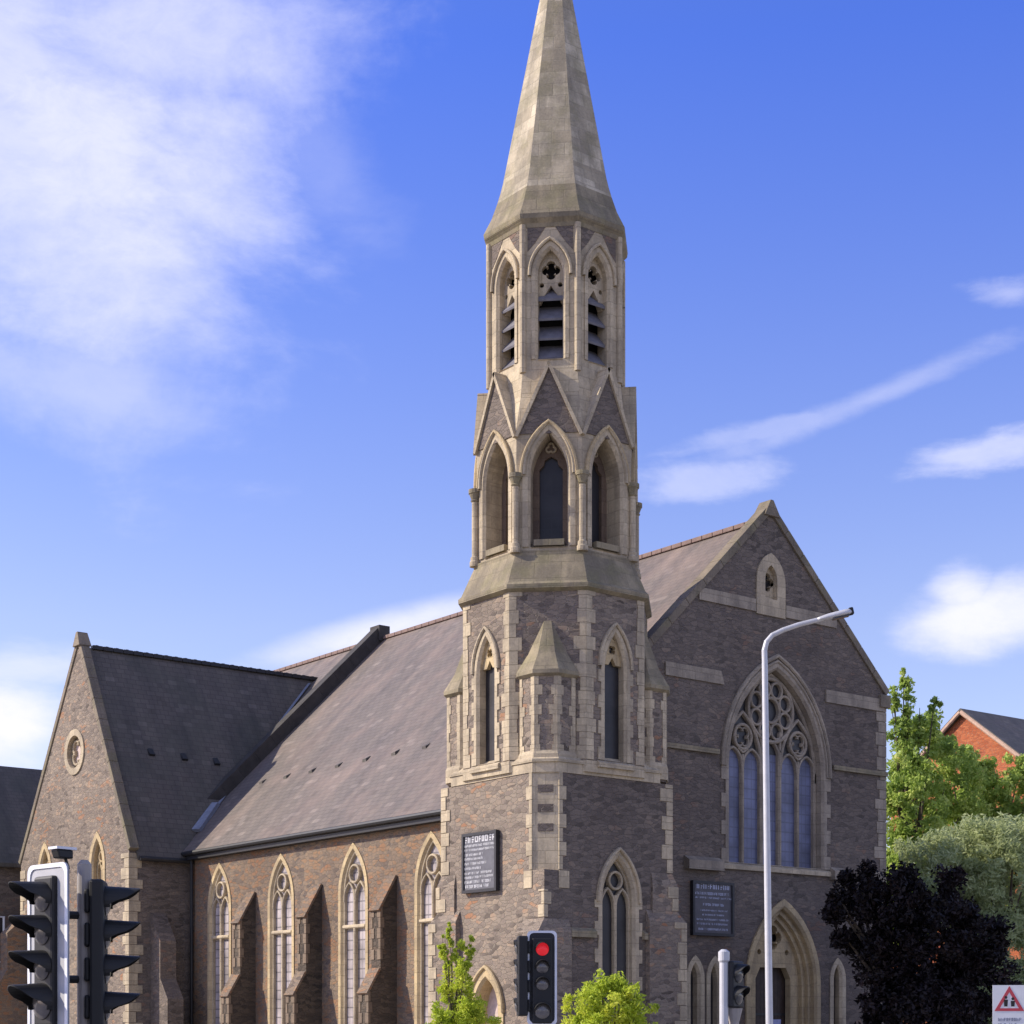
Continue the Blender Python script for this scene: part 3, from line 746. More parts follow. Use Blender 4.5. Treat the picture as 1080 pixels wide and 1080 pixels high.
# the piers' wider feet, sloped back above
def offset_pier(x0, x1, y0, y1, z, slope, gx0=0, gx1=0, gy0=0, gy1=0):
    mb = MB()
    b = [(x0, y0), (x1, y0), (x1, y1), (x0, y1)]; t = [(x0 + gx0, y0 + gy0), (x1 - gx1, y0 + gy0), (x1 - gx1, y1 - gy1), (x0 + gx0, y1 - gy1)]
    i = mb.add([p + (0,) for p in b] + [p + (z,) for p in b] + [p + (z + slope,) for p in t])
    for q in (0, 4):
        for k in range(4): mb.f.append([i[q + k], i[q + (k + 1) % 4], i[q + 4 + (k + 1) % 4], i[q + 4 + k]])
    mb.f.append(i[8:]); cpart(mb, 'angle_buttress', M['rubble'])
offset_pier(-.32, .8, -.14, .8, 4.5, .35, .3, 0, .12, 0)
offset_pier(-.16, .9, 3.6, W + .38, 4.9, .3, .14, 0, 0, .2); offset_pier(3.5, W + .38, -.16, .9, 4.9, .3, 0, .2, .14, 0)
offset_pier(-.06, .8, 3.8, W + .16, 5.9, .3, .05, 0, 0, .15); offset_pier(3.7, W + .16, -.06, .8, 5.9, .3, 0, .15, .05, 0)
quoins('quoins', [(-.32, -.14, 1, 1)], 0, 4.5, a=.25, b=.15); quoins('quoins', [(-.16, W + .38, 1, -1), (W + .38, -.16, -1, 1)], 0, 4.9, a=.34, b=.2); quoins('quoins', [(-.06, W + .16, 1, -1), (W + .16, -.06, -1, 1)], 5.2, 5.9, a=.34, b=.2)
mb = MB()
for (u0, u1) in ((.82, 1.68), (3.36, 3.48)): mb.hexa([ff.p(u0, 4.4, -.02), ff.p(u1, 4.4, -.02), ff.p(u1, 4.4, .13), ff.p(u0, 4.4, .13)], [ff.p(u0, 4.66, -.02), ff.p(u1, 4.66, -.02), ff.p(u1, 4.56, .13), ff.p(u0, 4.56, .13)])
cpart(mb, 'string_course', M['ledge'])
o, A = surround(ff, low, .12, .22, .03, .12, .36); pane(o, ff, A, .22, M['glass_dark']); two_light(o, ff, (low[0] + .07, low[1] - .07, low[2], low[3], low[4] - .08), .22, headz=5.5)
hood(ff, low, .14, w=.09).build('label_mould', M['lime'], o)
o, A = surround(fl, nic, .22, .4, .04, 0, matname='limey', name='arched_niche'); pane(o, fl, A, .4, M['pale'])
hood(fl, nic, .2, w=.1, matname='limey').build('label_mould', M['limey'], o)
mb = MB()                                                        # ashlar band and sloped tops under the octagon
def chsq(e, z, ch=CH): a, b = -e, W + e; return [(a + ch, a, z), (b - ch, a, z), (b, a + ch, z), (b, b - ch, z), (b - ch, b, z), (a + ch, b, z), (a, b - ch, z), (a, a + ch, z)]
mb.hexa(chsq(.025, ZB), chsq(.025, 8.88)); mb.hexa(chsq(.06, 8.883), chsq(.06, 8.96)); mb.hexa(chsq(.02, 8.963), chsq(-.16, 9.16))
cpart(mb, 'ashlar_band', M['lime'])

# ---- octagon stage
OA = 2.42; T8 = math.tan(math.pi / 8)
mb = MB(); ow = (-.40, .40, 9.05, 11.4, 12.46)
for k in range(8):
    fr = frO(k, OA, CT); h = OA * T8
    sheet(mb, fr, [(-h, 8.7), (h, 8.7), (h, 13.5), (-h, 13.5)], [arch(*ow)] if k % 2 == 0 else [])
ost = cpart(mb, 'octagon_stage', M['rubble'])
def oct_quoins(a_, c, parent, n, z0, step, hh, zmax, l0, l1, proud):
    """dressed stones, one run up each corner of an octagon"""
    for k in range(8):
        mb = MB(); h = a_ * T8
        for fr, s in ((frO(k, a_, c), 1), (frO(k + 1, a_, c), -1)):
            for i in range(n):
                z = z0 + i * step; l = (l0 if i % 2 else l1) * random.uniform(.75, 1.3)
                p, q = sorted((s * (h + .007), s * (h - l))); fbox(mb, fr, p, q, z, min(z + hh, zmax), -.03, proud)
        mb.build('quoins', M['lime'], parent)
oct_quoins(OA, CT, ost, 13, 9.03, .355, .345, 13.48, .19, .26, .02)
mb = MB(); frusta(mb, CT, [(OA + .022, 8.7), (OA + .022, 9.0), (OA - .1, 9.02)]); mb.build('base', M['lime'], ost)
for k in (0, 2, 4, 6):
    fr = frO(k, OA, CT)
    o, A = surround(fr, ow, .11, .24, .03, .10, .34); pane(o, fr, A, .24, M['glass_dark'])
    mb = MB(); n0, n1 = -.235, -.12; uL, uR = A[0][0], A[-1][0]
    sp_ = arch(uL, uR, 11.6, 11.62, 12.32, 8)
    plate(mb, fr, sp_ + [(uR, 11.6), (0.13, 11.6), (0, 11.8), (-.13, 11.6), (uL, 11.6)][1:-1], [foil(0, 12.0, .125, 4, 7)], n0, n1)
    mb.build('tracery', M['limey'], o)
    mb = MB(); bar(mb, fr, arch(ow[0] - .15, ow[1] + .15, 11.5, 11.55, ow[4] + .2), .09, -.02, .09); mb.build('label_mould', M['lime'], o)
mb = MB(); frusta(mb, CT, [(OA + .02, 13.4), (OA + .14, 13.47), (OA + .14, 13.58), (OA + .06, 13.66), (2.16, 14.42), (2.16, 14.55)]); cpart(mb, 'cornice', M['ledge'])

# ---- corner pinnacles
for cx, cy in ((.80, .80), (.80, 4.02), (4.02, .80), (4.02, 4.02)):
    c = (cx, cy); a = .71
    mb = MB(); frusta(mb, c, [(a, 8.7), (a, 11.15)]); o = cpart(mb, 'pinnacle', M['rubble'])
    oct_quoins(a, c, o, 8, 9.1, .255, .25, 11.12, .105, .16, .018)
    mb = MB(); frusta(mb, c, [(a + .01, 11.1), (a + .10, 11.17), (a + .10, 11.27), (.53, 11.75), (.12, 12.95), (.16, 13.0), (.16, 13.1), (.05, 13.25)])
    mb.build('cap', M['ledge'], o)
    mb = MB(); frusta(mb, c, [(a + .05, 8.75), (a + .05, 9.1), (a + .01, 9.2)]); mb.build('base', M['lime'], o)

# ---- lantern with open arches, shafts and gables
LA = 2.08; hw = LA * T8
lop = (-.56, .56, 14.66, 16.55, 17.72)
mb = MB()
for k in range(8):
    fr = frO(k, LA, CT); sheet(mb, fr, [(-hw, 14.5), (hw, 14.5), (hw, 17.8), (-hw, 17.8)], [arch(*lop)])
lantern = cpart(mb, 'lantern_stage', M['lime'])
for k in range(8):
    fr = frO(k, LA, CT)
    o, A = surround(fr, lop, .14, .6, .04, 0, matname='lime', name='lantern_arch', sill=False)
    hood(fr, lop, .17, w=.09).build('label_mould', M['limey'], o)
    mb = MB(); wi = (-.27, .27, 15.05, 16.75, 17.1); wl_ = [(-.31, 14.95), (-.31, 16.85), (-.19, 16.97), (-.17, 17.1), (0, 17.2), (.17, 17.1), (.19, 16.97), (.31, 16.85), (.31, 14.95)]
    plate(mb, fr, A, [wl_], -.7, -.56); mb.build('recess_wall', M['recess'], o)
    mb = MB(); sheet(mb, fr, wl_, (), -.67); mb.build('pane', M['glass_dark'], o)
    mb = MB(); bar(mb, fr, foil(0, 17.4, .13, 3, 7, math.pi / 2), .05, -.57, -.5, True); mb.build('trefoil', M['lime'], o)
    mb = MB(); fbox(mb, fr, -.4, .4, 14.68, 14.84, -.5, .06); mb.build('sill', M['ledge'], o)
    # gable over the arch
    mb = MB(); GZ0, GZ1 = 17.62, 19.42; tri = [(-hw + .01, GZ0), (hw - .01, GZ0), (0, GZ1)]
    head = [p for p in arch(-.74, .74, 16.6, 16.6, 17.95) if p[1] > GZ0]
    mb.hexa([fr.p(*p, -.75) for p in tri], [fr.p(*p, .03) for p in tri])
    g = cpart(mb, 'gable', M['facade'])
    mb = MB()
    for s in (-1, 1):
        a = Vector((s * (hw + .02), GZ0 - .06)); b = Vector((0, GZ1 + .08)); d = (b - a).normalized(); n = Vector((-d.y, d.x)) * (-s if False else 1)
        if n.y < 0: n = -n
        P = [a - n * .07, b - n * .07 - d * .02, b + n * .015, a + n * .015]
        mb.hexa([fr.p(*p, -.70) for p in P], [fr.p(*p, .10) for p in P])
    mb.build('coping', M['lime'], g)
    mb = MB(); bar(mb, fr, arch(-.66, .66, 16.55, 16.6, 17.93), .10, .0, .10); mb.build('arch_mould', M['lime'], g)
    # shaft at the corner
    t = R_(22.5 + 45 * k); rr = LA / math.cos(math.pi / 8) + .05; px, py = CT[0] + rr * math.cos(t), CT[1] + rr * math.sin(t)
    mb = MB(); tube(mb, [(px, py, 14.5), (px, py, 14.62), (px, py, 14.66), (px, py, 14.74), (px, py, 14.78), (px, py, 16.24)], [.15, .15, .125, .125, .09, .09], 14)
    sh = cpart(mb, 'shaft', M['lime'], smooth=False)
    mb = MB(); tube(mb, [(px, py, 16.24), (px, py, 16.28), (px, py, 16.30), (px, py, 16.46), (px, py, 16.47), (px, py, 16.58)], [.095, .125, .10, .16, .18, .18], 14); mb.build('capital', M['ledge'], sh)
mb = MB(); frusta(mb, CT, [(LA, 17.79), (1.86, 18.7), (1.76, 19.5)]); cpart(mb, 'broach', M['lime'])
mb = MB(); frusta(mb, CT, [(1.2, 14.4), (1.2, 23.3)]); cpart(mb, 'inner_core', M['dark'])

# ---- belfry
BA = 1.75; hb = BA * T8; bop = (-.40, .40, 19.7, 21.95, 22.68)
mb = MB()
for k in range(8):
    fr = frO(k, BA, CT); sheet(mb, fr, [(-hb, 19.3), (hb, 19.3), (hb, 23.3), (-hb, 23.3)], [arch(*bop)])
cpart(mb, 'belfry_stage', M['lime'])
for k in range(8):
    fr = frO(k, BA, CT)
    o, A = surround(fr, bop, .10, .42, .03, 0, name='belfry_opening', sill=False)
    hood(fr, bop, .15, w=.08, n1=.10).build('label_mould', M['lime'], o)
    mb = MB(); uL, uR = A[0][0], A[-1][0]; y0 = 21.25
    outer = [(uL, y0)] + [p for p in A if p[1] > y0] + [(uR, y0), (uR - .05, y0), (.18, 21.45), (0, 21.72), (-.18, 21.45), (uL + .05, y0)]
    plate(mb, fr, outer, [foil(0, 22.12, .245, 4, 9, 0)] + [circle(s * .245, 21.73, .065, 8) for s in (-1, 1)], -.36, -.2); mb.build('tracery', M['lime'], o)
    for i in range(4):
        z = 19.72 + i * .52; mb = MB()
        mb.hexa([fr.p(uL, z, -.12), fr.p(uR, z, -.12), fr.p(uR, z + .46, -.52), fr.p(uL, z + .46, -.52)], [fr.p(uL, z + .05, -.10), fr.p(uR, z + .05, -.10), fr.p(uR, z + .51, -.50), fr.p(uL, z + .51, -.50)])
        mb.build('louvre', M['louvre'], o)
    t = R_(22.5 + 45 * k); rr = BA / math.cos(math.pi / 8) + .01; px, py = CT[0] + rr * math.cos(t), CT[1] + rr * math.sin(t)
    mb = MB(); tube(mb, [(px, py, 19.35), (px, py, 23.25)], .085, 10); cpart(mb, 'corner_roll', M['lime'])
    # dark spandrel stones above the arch
    mb = MB()
    for s in (-1, 1):
        sp_ = [(s * .10, 23.22), (s * (hb - .12), 23.22), (s * (hb - .12), 22.55), (s * .40, 22.78)]
        mb.hexa([fr.p(*p, -.02) for p in sp_], [fr.p(*p, .012) for p in sp_])
    mb.build('spandrel', M['facade'], o)
mb = MB(); frusta(mb, CT, [(BA + .02, 23.18), (BA + .05, 23.28), (BA + .14, 23.38), (BA + .16, 23.50), (1.70, 23.95), (1.55, 24.4)]); cpart(mb, 'cornice', M['ledge'])
mb = MB(); AP = 32.5
def sa(z): return 1.405 * (AP - z) / (AP - 24.95)
frusta(mb, CT, [(1.552, 24.395), (1.47, 24.68), (1.405, 24.95)] + [(sa(z), z) for z in (26.2, 27.5, 28.8, 30.1, 31.4, 32.2)]); spire = cpart(mb, 'spire', M['spire'])

# ------------------------------------------------------------------ notice boards on the church
def pseudo_text(mb, fr, u0, u1, v0, v1, n, seed, solid=False, s=1):
    """rows of marks too blurred to read, as in the photo"""
    rnd = random.Random(seed); u = u0; h = v1 - v0
    while u < u1 - h * .3:
        w = h * rnd.uniform(.45, .8)
        if rnd.random() < .16 and not solid: u += w * .6; continue
        k = rnd.randint(0, 3); st = h * .2
        if k != 2: fbox(mb, fr, u, u + st, v0, v1, n, n + .006)
        if k != 1: fbox(mb, fr, u + st + .002, min(u + w, u1), v1 - st, v1, n, n + .006)
        if k in (1, 3): fbox(mb, fr, u + w - st, min(u + w, u1), v0, v1 - st - .002, n, n + .006)
        if k in (0, 2): fbox(mb, fr, u + st + .002, min(u + w * .9, u1), v0 + h * .35, v0 + h * .35 + st, n, n + .006)
        if k in (2, 3): fbox(mb, fr, u + st + .002, u + w - st - .002, v0, v0 + st, n, n + .006)
        u += w + h * .22
def notice_board(fr, u0, u1, v0, v1, label, rows, boardcol, framecol, textcol, n=.07):
    o = thing('notice_board', label, 'notice board', fr.p((u0 + u1) / 2, v0, .06), 'notice boards fixed to the church')
    mb = MB(); fbox(mb, fr, u0 + .06, u1 - .06, v0 + .06, v1 - .06, .03, n + .03); mb.build('board', boardcol, o)
    mb = MB()
    fbox(mb, fr, u0, u1, v1 - .08, v1, .02, n + .07); fbox(mb, fr, u0, u1, v0, v0 + .08, .02, n + .07); fbox(mb, fr, u0, u0 + .08, v0 + .081, v1 - .081, .02, n + .07); fbox(mb, fr, u1 - .08, u1, v0 + .081, v1 - .081, .02, n + .07)
    mb.build('frame', framecol, o)
    mb = MB()
    for i, (a, b, h, y) in enumerate(rows): 
        W_ = u1 - u0 - .2; pseudo_text(mb, fr, u0 + .1 + W_ * a, u0 + .1 + W_ * b, v0 + (v1 - v0) * y, v0 + (v1 - v0) * y + h, n + .031, i * 7 + int(u0 * 10), i == 0)
    mb.build('lettering', textcol, o)
    return o
class FrMir(Fr): pass
flm = Fr((0, 0, 0), (0, -1, 0), (0, 0, 1), (-1, 0, 0))           # reads left to right from outside
sign_b = plain('slate blue sign', (.10, .10, .115), .5); sign_f = plain('black sign frame', (.02, .02, .024), .5); sign_t = plain('sign white', (.55, .55, .57), .6, var=.1)
rows = [(0, 1, .17, .84), (0, 1, .06, .77)] + [(0, 1, .055, .70), (0, .62, .06, .62), (0, .6, .06, .55), (0, .75, .06, .47), (.0, .55, .06, .39), (0, .95, .06, .31), (0, .95, .06, .24), (0, .9, .07, .16), (0, .8, .08, .08)]
notice_board(flm, -3.36, -1.84, 5.66, 7.26, 'dark sign with rows of white lettering on the sunlit tower wall', rows, sign_b, sign_f, sign_t)
sign_b2 = plain('dull grey sign', (.075, .07, .08), .5); sign_t2 = plain('sign blue white', (.42, .44, .55), .6, var=.1); sign_t3 = plain('sign grey', (.2, .19, .2), .6)
rows = [(.05, .98, .16, .86), (0, .95, .075, .75), (0, 1, .05, .68), (.2, .8, .07, .55), (.15, .9, .045, .45), (.2, .8, .045, .37), (.05, .95, .05, .28), (.05, .9, .05, .2), (.1, .9, .06, .1)]
notice_board(frF(YF), 6.58, 8.24, 4.68, 6.24, 'dark sign with a white heading in shade beside the arched doorway', rows, sign_b2, sign_f, sign_t2)
ln = MB(); nf = frF(YF)
fbox(ln, nf, 10.5, 11.0, 1.9, 2.28, -.63, -.615)
tag(ln.build('door_notice', plain('pale blue notice', (.35, .38, .6), .6)), 'pale blue notice hanging in the church doorway', 'notice')

# ------------------------------------------------------------------ street furniture
GREY = plain('galvanised grey paint', (.50, .50, .52), .45, .2, var=.1); SIG = plain('signal black', (.012, .012, .013), .55, var=.1)
BORD = plain('retroreflective border', (.72, .73, .78), .5, var=.05); BRD = plain('dark backing board', (.02, .02, .024), .6, var=.1)
POLE = plain('grey signal pole', (.33, .30, .28), .5, .1, var=.15)
LENS = plain('unlit lens', (.13, .12, .12), .22, spec=.8); LENSD = plain('smoked lens', (.06, .06, .065), .2, spec=.7); RED = plain('red lamp', (.5, .02, .02), .3, emit=(1.0, .03, .05), es=.28)

def post(parent, p, ztop, r, mat=None, name='pole'):
    mb = MB(); tube(mb, [(p.x, p.y, -.05), (p.x, p.y, ztop - .03), (p.x, p.y, ztop)], [r, r, r * .5], 16); return mb.build(name, mat or POLE, parent, smooth=False)
def dir_at(u, ang):
    """horizontal direction: towards the viewer, swung ang degrees to picture right"""
    v = (FW + RT * ((u - 540) / PX_F)).normalized(); s = Vector((v.y, -v.x, 0)); a = R_(ang)
    return (-v) * math.cos(a) + s * math.sin(a)
BRG = plain('sun greyed backing board', (.42, .42, .44), .6, var=.1)  # sunshine on the left head's black board, put in as grey
def signal_head(parent, p, N, aspects, board=None, bmat=None, red=None, arrow=None, lens=LENS, back=.12, visor=.2, wid=.30, nm='signal_head', lensr=.095):
    """p: point on the lens plane below the lamps; aspects: heights of the lamp centres"""
    U = Vector((-N.y, N.x, 0)); fr = Fr(Vector((p.x, p.y, 0)), U, (0, 0, 1), N)
    z1, z0 = max(aspects) + .15, min(aspects) - (.17 if arrow else .14)
    mb = MB(); fbox(mb, fr, -wid / 2, wid / 2, z0, z1, -back, 0.0)
    for z in aspects: fbox(mb, fr, -wid / 2 + .02, wid / 2 - .02, z - .085, z + .085, -back - .04, -back + .001)
    h = mb.build(nm, SIG, parent, bevel=.02)
    if board:
        bw, bz0, bz1 = board
        def rr(w, a, b, r=.06, k=4):
            pts = []
            for cx, cy, q in ((w - r, b - r, 0), (-w + r, b - r, 90), (-w + r, a + r, 180), (w - r, a + r, 270)):
                pts += [(cx + r * math.cos(R_(q + 90 * i / k)), cy + r * math.sin(R_(q + 90 * i / k))) for i in range(k + 1)]
            return pts
        mb = MB(); plate(mb, fr, rr(bw / 2, bz0, bz1), [], -.055, -.045); plate(mb, fr, rr(bw / 2, bz0, bz1)[::-1], [], -.045, -.056); mb.build('backing_board', bmat or BRD, h)
        mb = MB(); plate(mb, fr, rr(bw / 2, bz0, bz1), [rr(bw / 2 - .03, bz0 + .03, bz1 - .03)], -.044, -.036); mb.build('reflective_border', BORD, h)
    for i, z in enumerate(aspects):
        r = lensr * (1.22 if (arrow and i == len(aspects) - 1) else 1)
        mb = MB(); rings = []
        for q, n in ((1, .006), (.8, .02), (.5, .032), (0.02, .038)): rings.append(mb.add([fr.p(a, b, n) for a, b in circle(0, z, r * q, 20)]))
        for A, B in zip(rings, rings[1:]):
            for k in range(20): mb.f.append([A[k], A[(k + 1) % 20], B[(k + 1) % 20], B[k]])
        mb.build('lens', RED if red == i else lens, h, smooth=True)
        mb = MB(); m = 18; ro = r + .014; P = []
        for k in range(m + 1):                                  # cowl: open below, longest on top, narrowing forward
            a = R_(-24 + 228 * k / m); up_ = max(0, math.sin(a)); ln_ = visor * (.16 + .84 * up_ ** .42)
            e = Vector((ro * .84 * math.cos(a), z + .004 + ro * .84 * math.sin(a))); q0 = Vector((ro * math.cos(a), z + ro * math.sin(a))); tt = ln_ / visor
            P.append((q0, ln_, Vector(((ro - .007) * math.cos(a), z + (ro - .007) * math.sin(a))), q0.lerp(e, tt)))
        for A, B in zip(P, P[1:]):
            a0, a1 = fr.p(*A[0], 0), fr.p(*A[3], A[1]); b0, b1 = fr.p(*B[0], 0), fr.p(*B[3], B[1])
            c0, c1 = fr.p(*A[2], 0), fr.p(*(A[3] * .93 + Vector((0, z)) * .07), A[1]); d0, d1 = fr.p(*B[2], 0), fr.p(*(B[3] * .93 + Vector((0, z)) * .07), B[1])
            mb.quad(a0, b0, b1, a1); mb.quad(c0, d0, d1, c1); mb.quad(a1, b1, d1, c1)
        mb.build('visor', SIG, h)
    return h
def bracket(parent, p, q, z): 
    mb = MB(); tube(mb, [(p.x, p.y, z), (q.x, q.y, z)], .028, 8); mb.build('bracket', SIG, parent)

# mid-road signal: red facing the viewer, a second head turned to the left
d = 23; c = at(572, 1078, d); g = Vector((c.x, c.y, 0)) + FW * .3
tlc = thing('traffic_light', 'black traffic light showing red, white edged, in front of the tower corner', 'traffic light', (g.x, g.y, 0), 'traffic lights')
post(tlc, g, 3.3, .057)
zz = [EYE + (HOR - y) / PX_F * d for y in (1001, 1019.5, 1037.5, 1066)]
N1 = dir_at(572, 6)
signal_head(tlc, c, N1, zz, board=(.40, zz[-1] - .19, 3.42), red=0, arrow=True, wid=.27, visor=.11, lensr=.088)
c2 = at(549.5, 1078, d + .12); N2 = dir_at(549, -86)
signal_head(tlc, c2 + N2 * .05, N2, [3.2, 2.94, 2.68, 2.42], None, wid=.34, back=.13, visor=.05, lens=LENSD)
for z in (3.0, 2.4): bracket(tlc, g, c - N1 * .1, z); bracket(tlc, g, c2, z)
# left foreground signal: two heads either side of one pole
d = 12.0; g = at(89, 1078, d + .15); g.z = 0
tll = thing('traffic_light', 'twin-headed traffic light at the left edge, one cowled head turned each way', 'traffic light', (g.x, g.y, 0), 'traffic lights')
post(tll, g, EYE + (HOR - 905) / PX_F * d, .05)
k_ = PX_F / d
c = at(50, 1078, d); NL = dir_at(50, -58)
signal_head(tll, c + NL * .04, NL, [EYE + (HOR - y) / k_ for y in (947, 982, 1019, 1057)], board=(.50, EYE + (HOR - 1095) / k_, EYE + (HOR - 911) / k_), bmat=BRG, arrow=True, visor=.25, wid=.235, lens=LENS, lensr=.098, back=.08)
c2 = at(104, 1078, d + .2); NR = dir_at(104, 84)
signal_head(tll, c2 + NR * .05, NR, [EYE + (HOR - y) / k_ for y in (949, 985, 1022, 1062)], None, visor=.24, wid=.30, back=.1, lens=LENS, lensr=.098)
for z in (2.95, 2.5): bracket(tll, g, c - NL * .08, z); bracket(tll, g, c2 - NR * .05, z)
mb = MB(); frd = Fr(at(66, 1078, d + .1) * 1.0, Vector((-NL.y, NL.x, 0)), (0, 0, 1), NL); frd.O.z = 0; zt = EYE + (HOR - 892) / k_
mb.hexa([frd.p(-.045, zt - .08, -.06), frd.p(.045, zt - .08, -.06), frd.p(.045, zt - .08, .05), frd.p(-.045, zt - .08, .05)], [frd.p(-.045, zt - .02, -.06), frd.p(.045, zt - .02, -.06), frd.p(.045, zt - .02, .07), frd.p(-.045, zt - .02, .07)])
dt = mb.build('vehicle_detector', SIG, tll, bevel=.01)
mb = MB(); fbox(mb, frd, -.055, .055, zt - .018, zt, -.08, .08); mb.build('detector_hood', BORD, dt)
mb = MB(); tube(mb, [frd.p(0, zt - .07, -.02), frd.p(0, EYE + (HOR - 915) / k_, -.05)], .012, 6); mb.build('detector_stem', SIG, dt)
# pedestrian signal by the doorway
d = 20.0; g = at(763.5, 1078, d); g.z = 0
tlp = thing('traffic_light', 'low pedestrian signal with pale post before the church doorway', 'traffic light', (g.x, g.y, 0), 'traffic lights')
post(tlp, g, EYE + (HOR - 1004) / PX_F * d, .052, GREY)
mb = MB(); zt = EYE + (HOR - 1004) / PX_F * d; tube(mb, [(g.x, g.y, zt - .12), (g.x, g.y, zt - .1), (g.x, g.y, zt), (g.x, g.y, zt + .03)], [.056, .066, .066, .03], 16); mb.build('pole_cap', GREY, tlp)
NP = dir_at(780, 62); c = at(779, 1078, d + .05)
signal_head(tlp, c, NP, [EYE + (HOR - y) / PX_F * d for y in (1027, 1050)], None, visor=.13, wid=.27, back=.14, lens=LENSD, lensr=.105)
bracket(tlp, g, c - NP * .05, 2.75); bracket(tlp, g, c - NP * .05, 2.45)
mb = MB(); q = c - NP * .06; tube(mb, [(q.x, q.y, 2.36), (q.x, q.y, 2.2), (q.x, q.y, 2.0)], [.1, .06, .05], 10); mb.build('mounting', POLE, tlp)

# street lamp
d = 34.0
pts_px = [(811.3, 1080), (806.6, 700), (806.2, 686), (808.5, 677), (814.5, 670), (826, 664.5), (842, 659), (868, 652.5)]
P = [at(u, v, d) for u, v in pts_px]; foot = P[0].copy(); foot.z = 0; foot = foot + RT * .03
lamp = thing('street_lamp', 'tall pale grey street lamp with an arm reaching over the gable front', 'street lamp', foot)
mb = MB(); tube(mb, [foot, foot.lerp(P[1], .15), foot.lerp(P[1], .152), P[1]], [.10, .094, .074, .058], 16); mb.build('pole', GREY, lamp)
mb = MB(); tube(mb, P[1:], [.056, .055, .053, .051, .05, .048, .046], 14); mb.build('arm', GREY, lamp)
a, b = at(862, 654, d), at(899, 645.5, d); t = (b - a).normalized(); sd = Vector((-t.y, t.x, 0)).normalized(); upv = sd.cross(t) if sd.cross(t).z > 0 else t.cross(sd)
mb = MB(); L = (b - a).length; rings = []
for s, w, h in ((0, .045, .045), (.08, .07, .055), (.3, .10, .075), (.75, .12, .085), (.92, .10, .08), (1, .05, .05)):
    cc = a + t * (L * s); rings.append(mb.add([cc + sd * (w * math.cos(q)) + upv * (h * math.sin(q) * (1 if math.sin(q) > 0 else .55)) for q in [2 * math.pi * k / 16 for k in range(16)]]))
for A, B in zip(rings, rings[1:]):
    for k in range(16): mb.f.append([A[k], A[(k + 1) % 16], B[(k + 1) % 16], B[k]])
mb.f.append(rings[0][::-1]); mb.f.append(rings[-1]); lh = mb.build('lantern', GREY, lamp, smooth=True)
mb = MB(); fb = Fr(a, t, upv, sd); fbox(mb, fb, L * .42, L * .9, -.068, -.03, -.085, .085); mb.build('bowl', LENSD, lh, bevel=.02)
mb = MB(); fbox(mb, fb, L * .9, L * 1.03, -.05, .09, -.07, .07); mb.build('photocell', SIG, lh, bevel=.02)

# warning sign at the right edge
d = 38.0; Ns = dir_at(1065, 10); Us = Vector((-Ns.y, Ns.x, 0)); c = at(1064.5, 1078, d); fs = Fr(Vector((c.x, c.y, 0)), Us, (0, 0, 1), Ns)
sg = thing('warning_sign', 'white board with red bordered warning triangle before the dark tree', 'road sign', (c.x, c.y, 0))
zt = EYE + (HOR - 1039) / PX_F * d; pw = plain('sign white sheet', (.62, .63, .66), .6, var=.06); pr = plain('sign red', (.42, .05, .07), .6, var=.06)
mb = MB(); fbox(mb, fs, -.36, .36, zt - 1.3, zt, -.012, 0); mb.build('board', pw, sg)
tz = zt - .57; tri = lambda s, o=0: [(-.32 * s, tz - o + .17 * (1 - s)), (.32 * s, tz - o + .17 * (1 - s)), (0, tz - o + .17 * (1 - s) + .55 * s)]
mb = MB(); plate(mb, fs, tri(1), [tri(.64)[::-1]], .001, .006); mb.build('triangle', pr, sg)
mb = MB()                                                        # two small figures side by side
for uu, s in ((-.075, 1), (.075, .9)):
    sheet(mb, fs, circle(uu, tz + .30 * s, .033, 10), (), .007); sheet(mb, fs, [(uu - .035, tz + .1), (uu + .035, tz + .1), (uu + .045, tz + .25 * s), (uu - .045, tz + .25 * s)], (), .007)
mb.build('symbol', SIG, sg)
mb = MB()
for i, y in enumerate((.72, .84, .96)): pseudo_text(mb, fs, -.26, .26, zt - y - .07, zt - y, .001, 31 + i)
mb.build('lettering', plain('sign grey blue', (.2, .22, .3), .6), sg)
mb = MB(); q = fs.p(0, 0, -.05); tube(mb, [(q.x, q.y, -.05), (q.x, q.y, zt - .05)], .038, 10); mb.build('pole', GREY, sg)

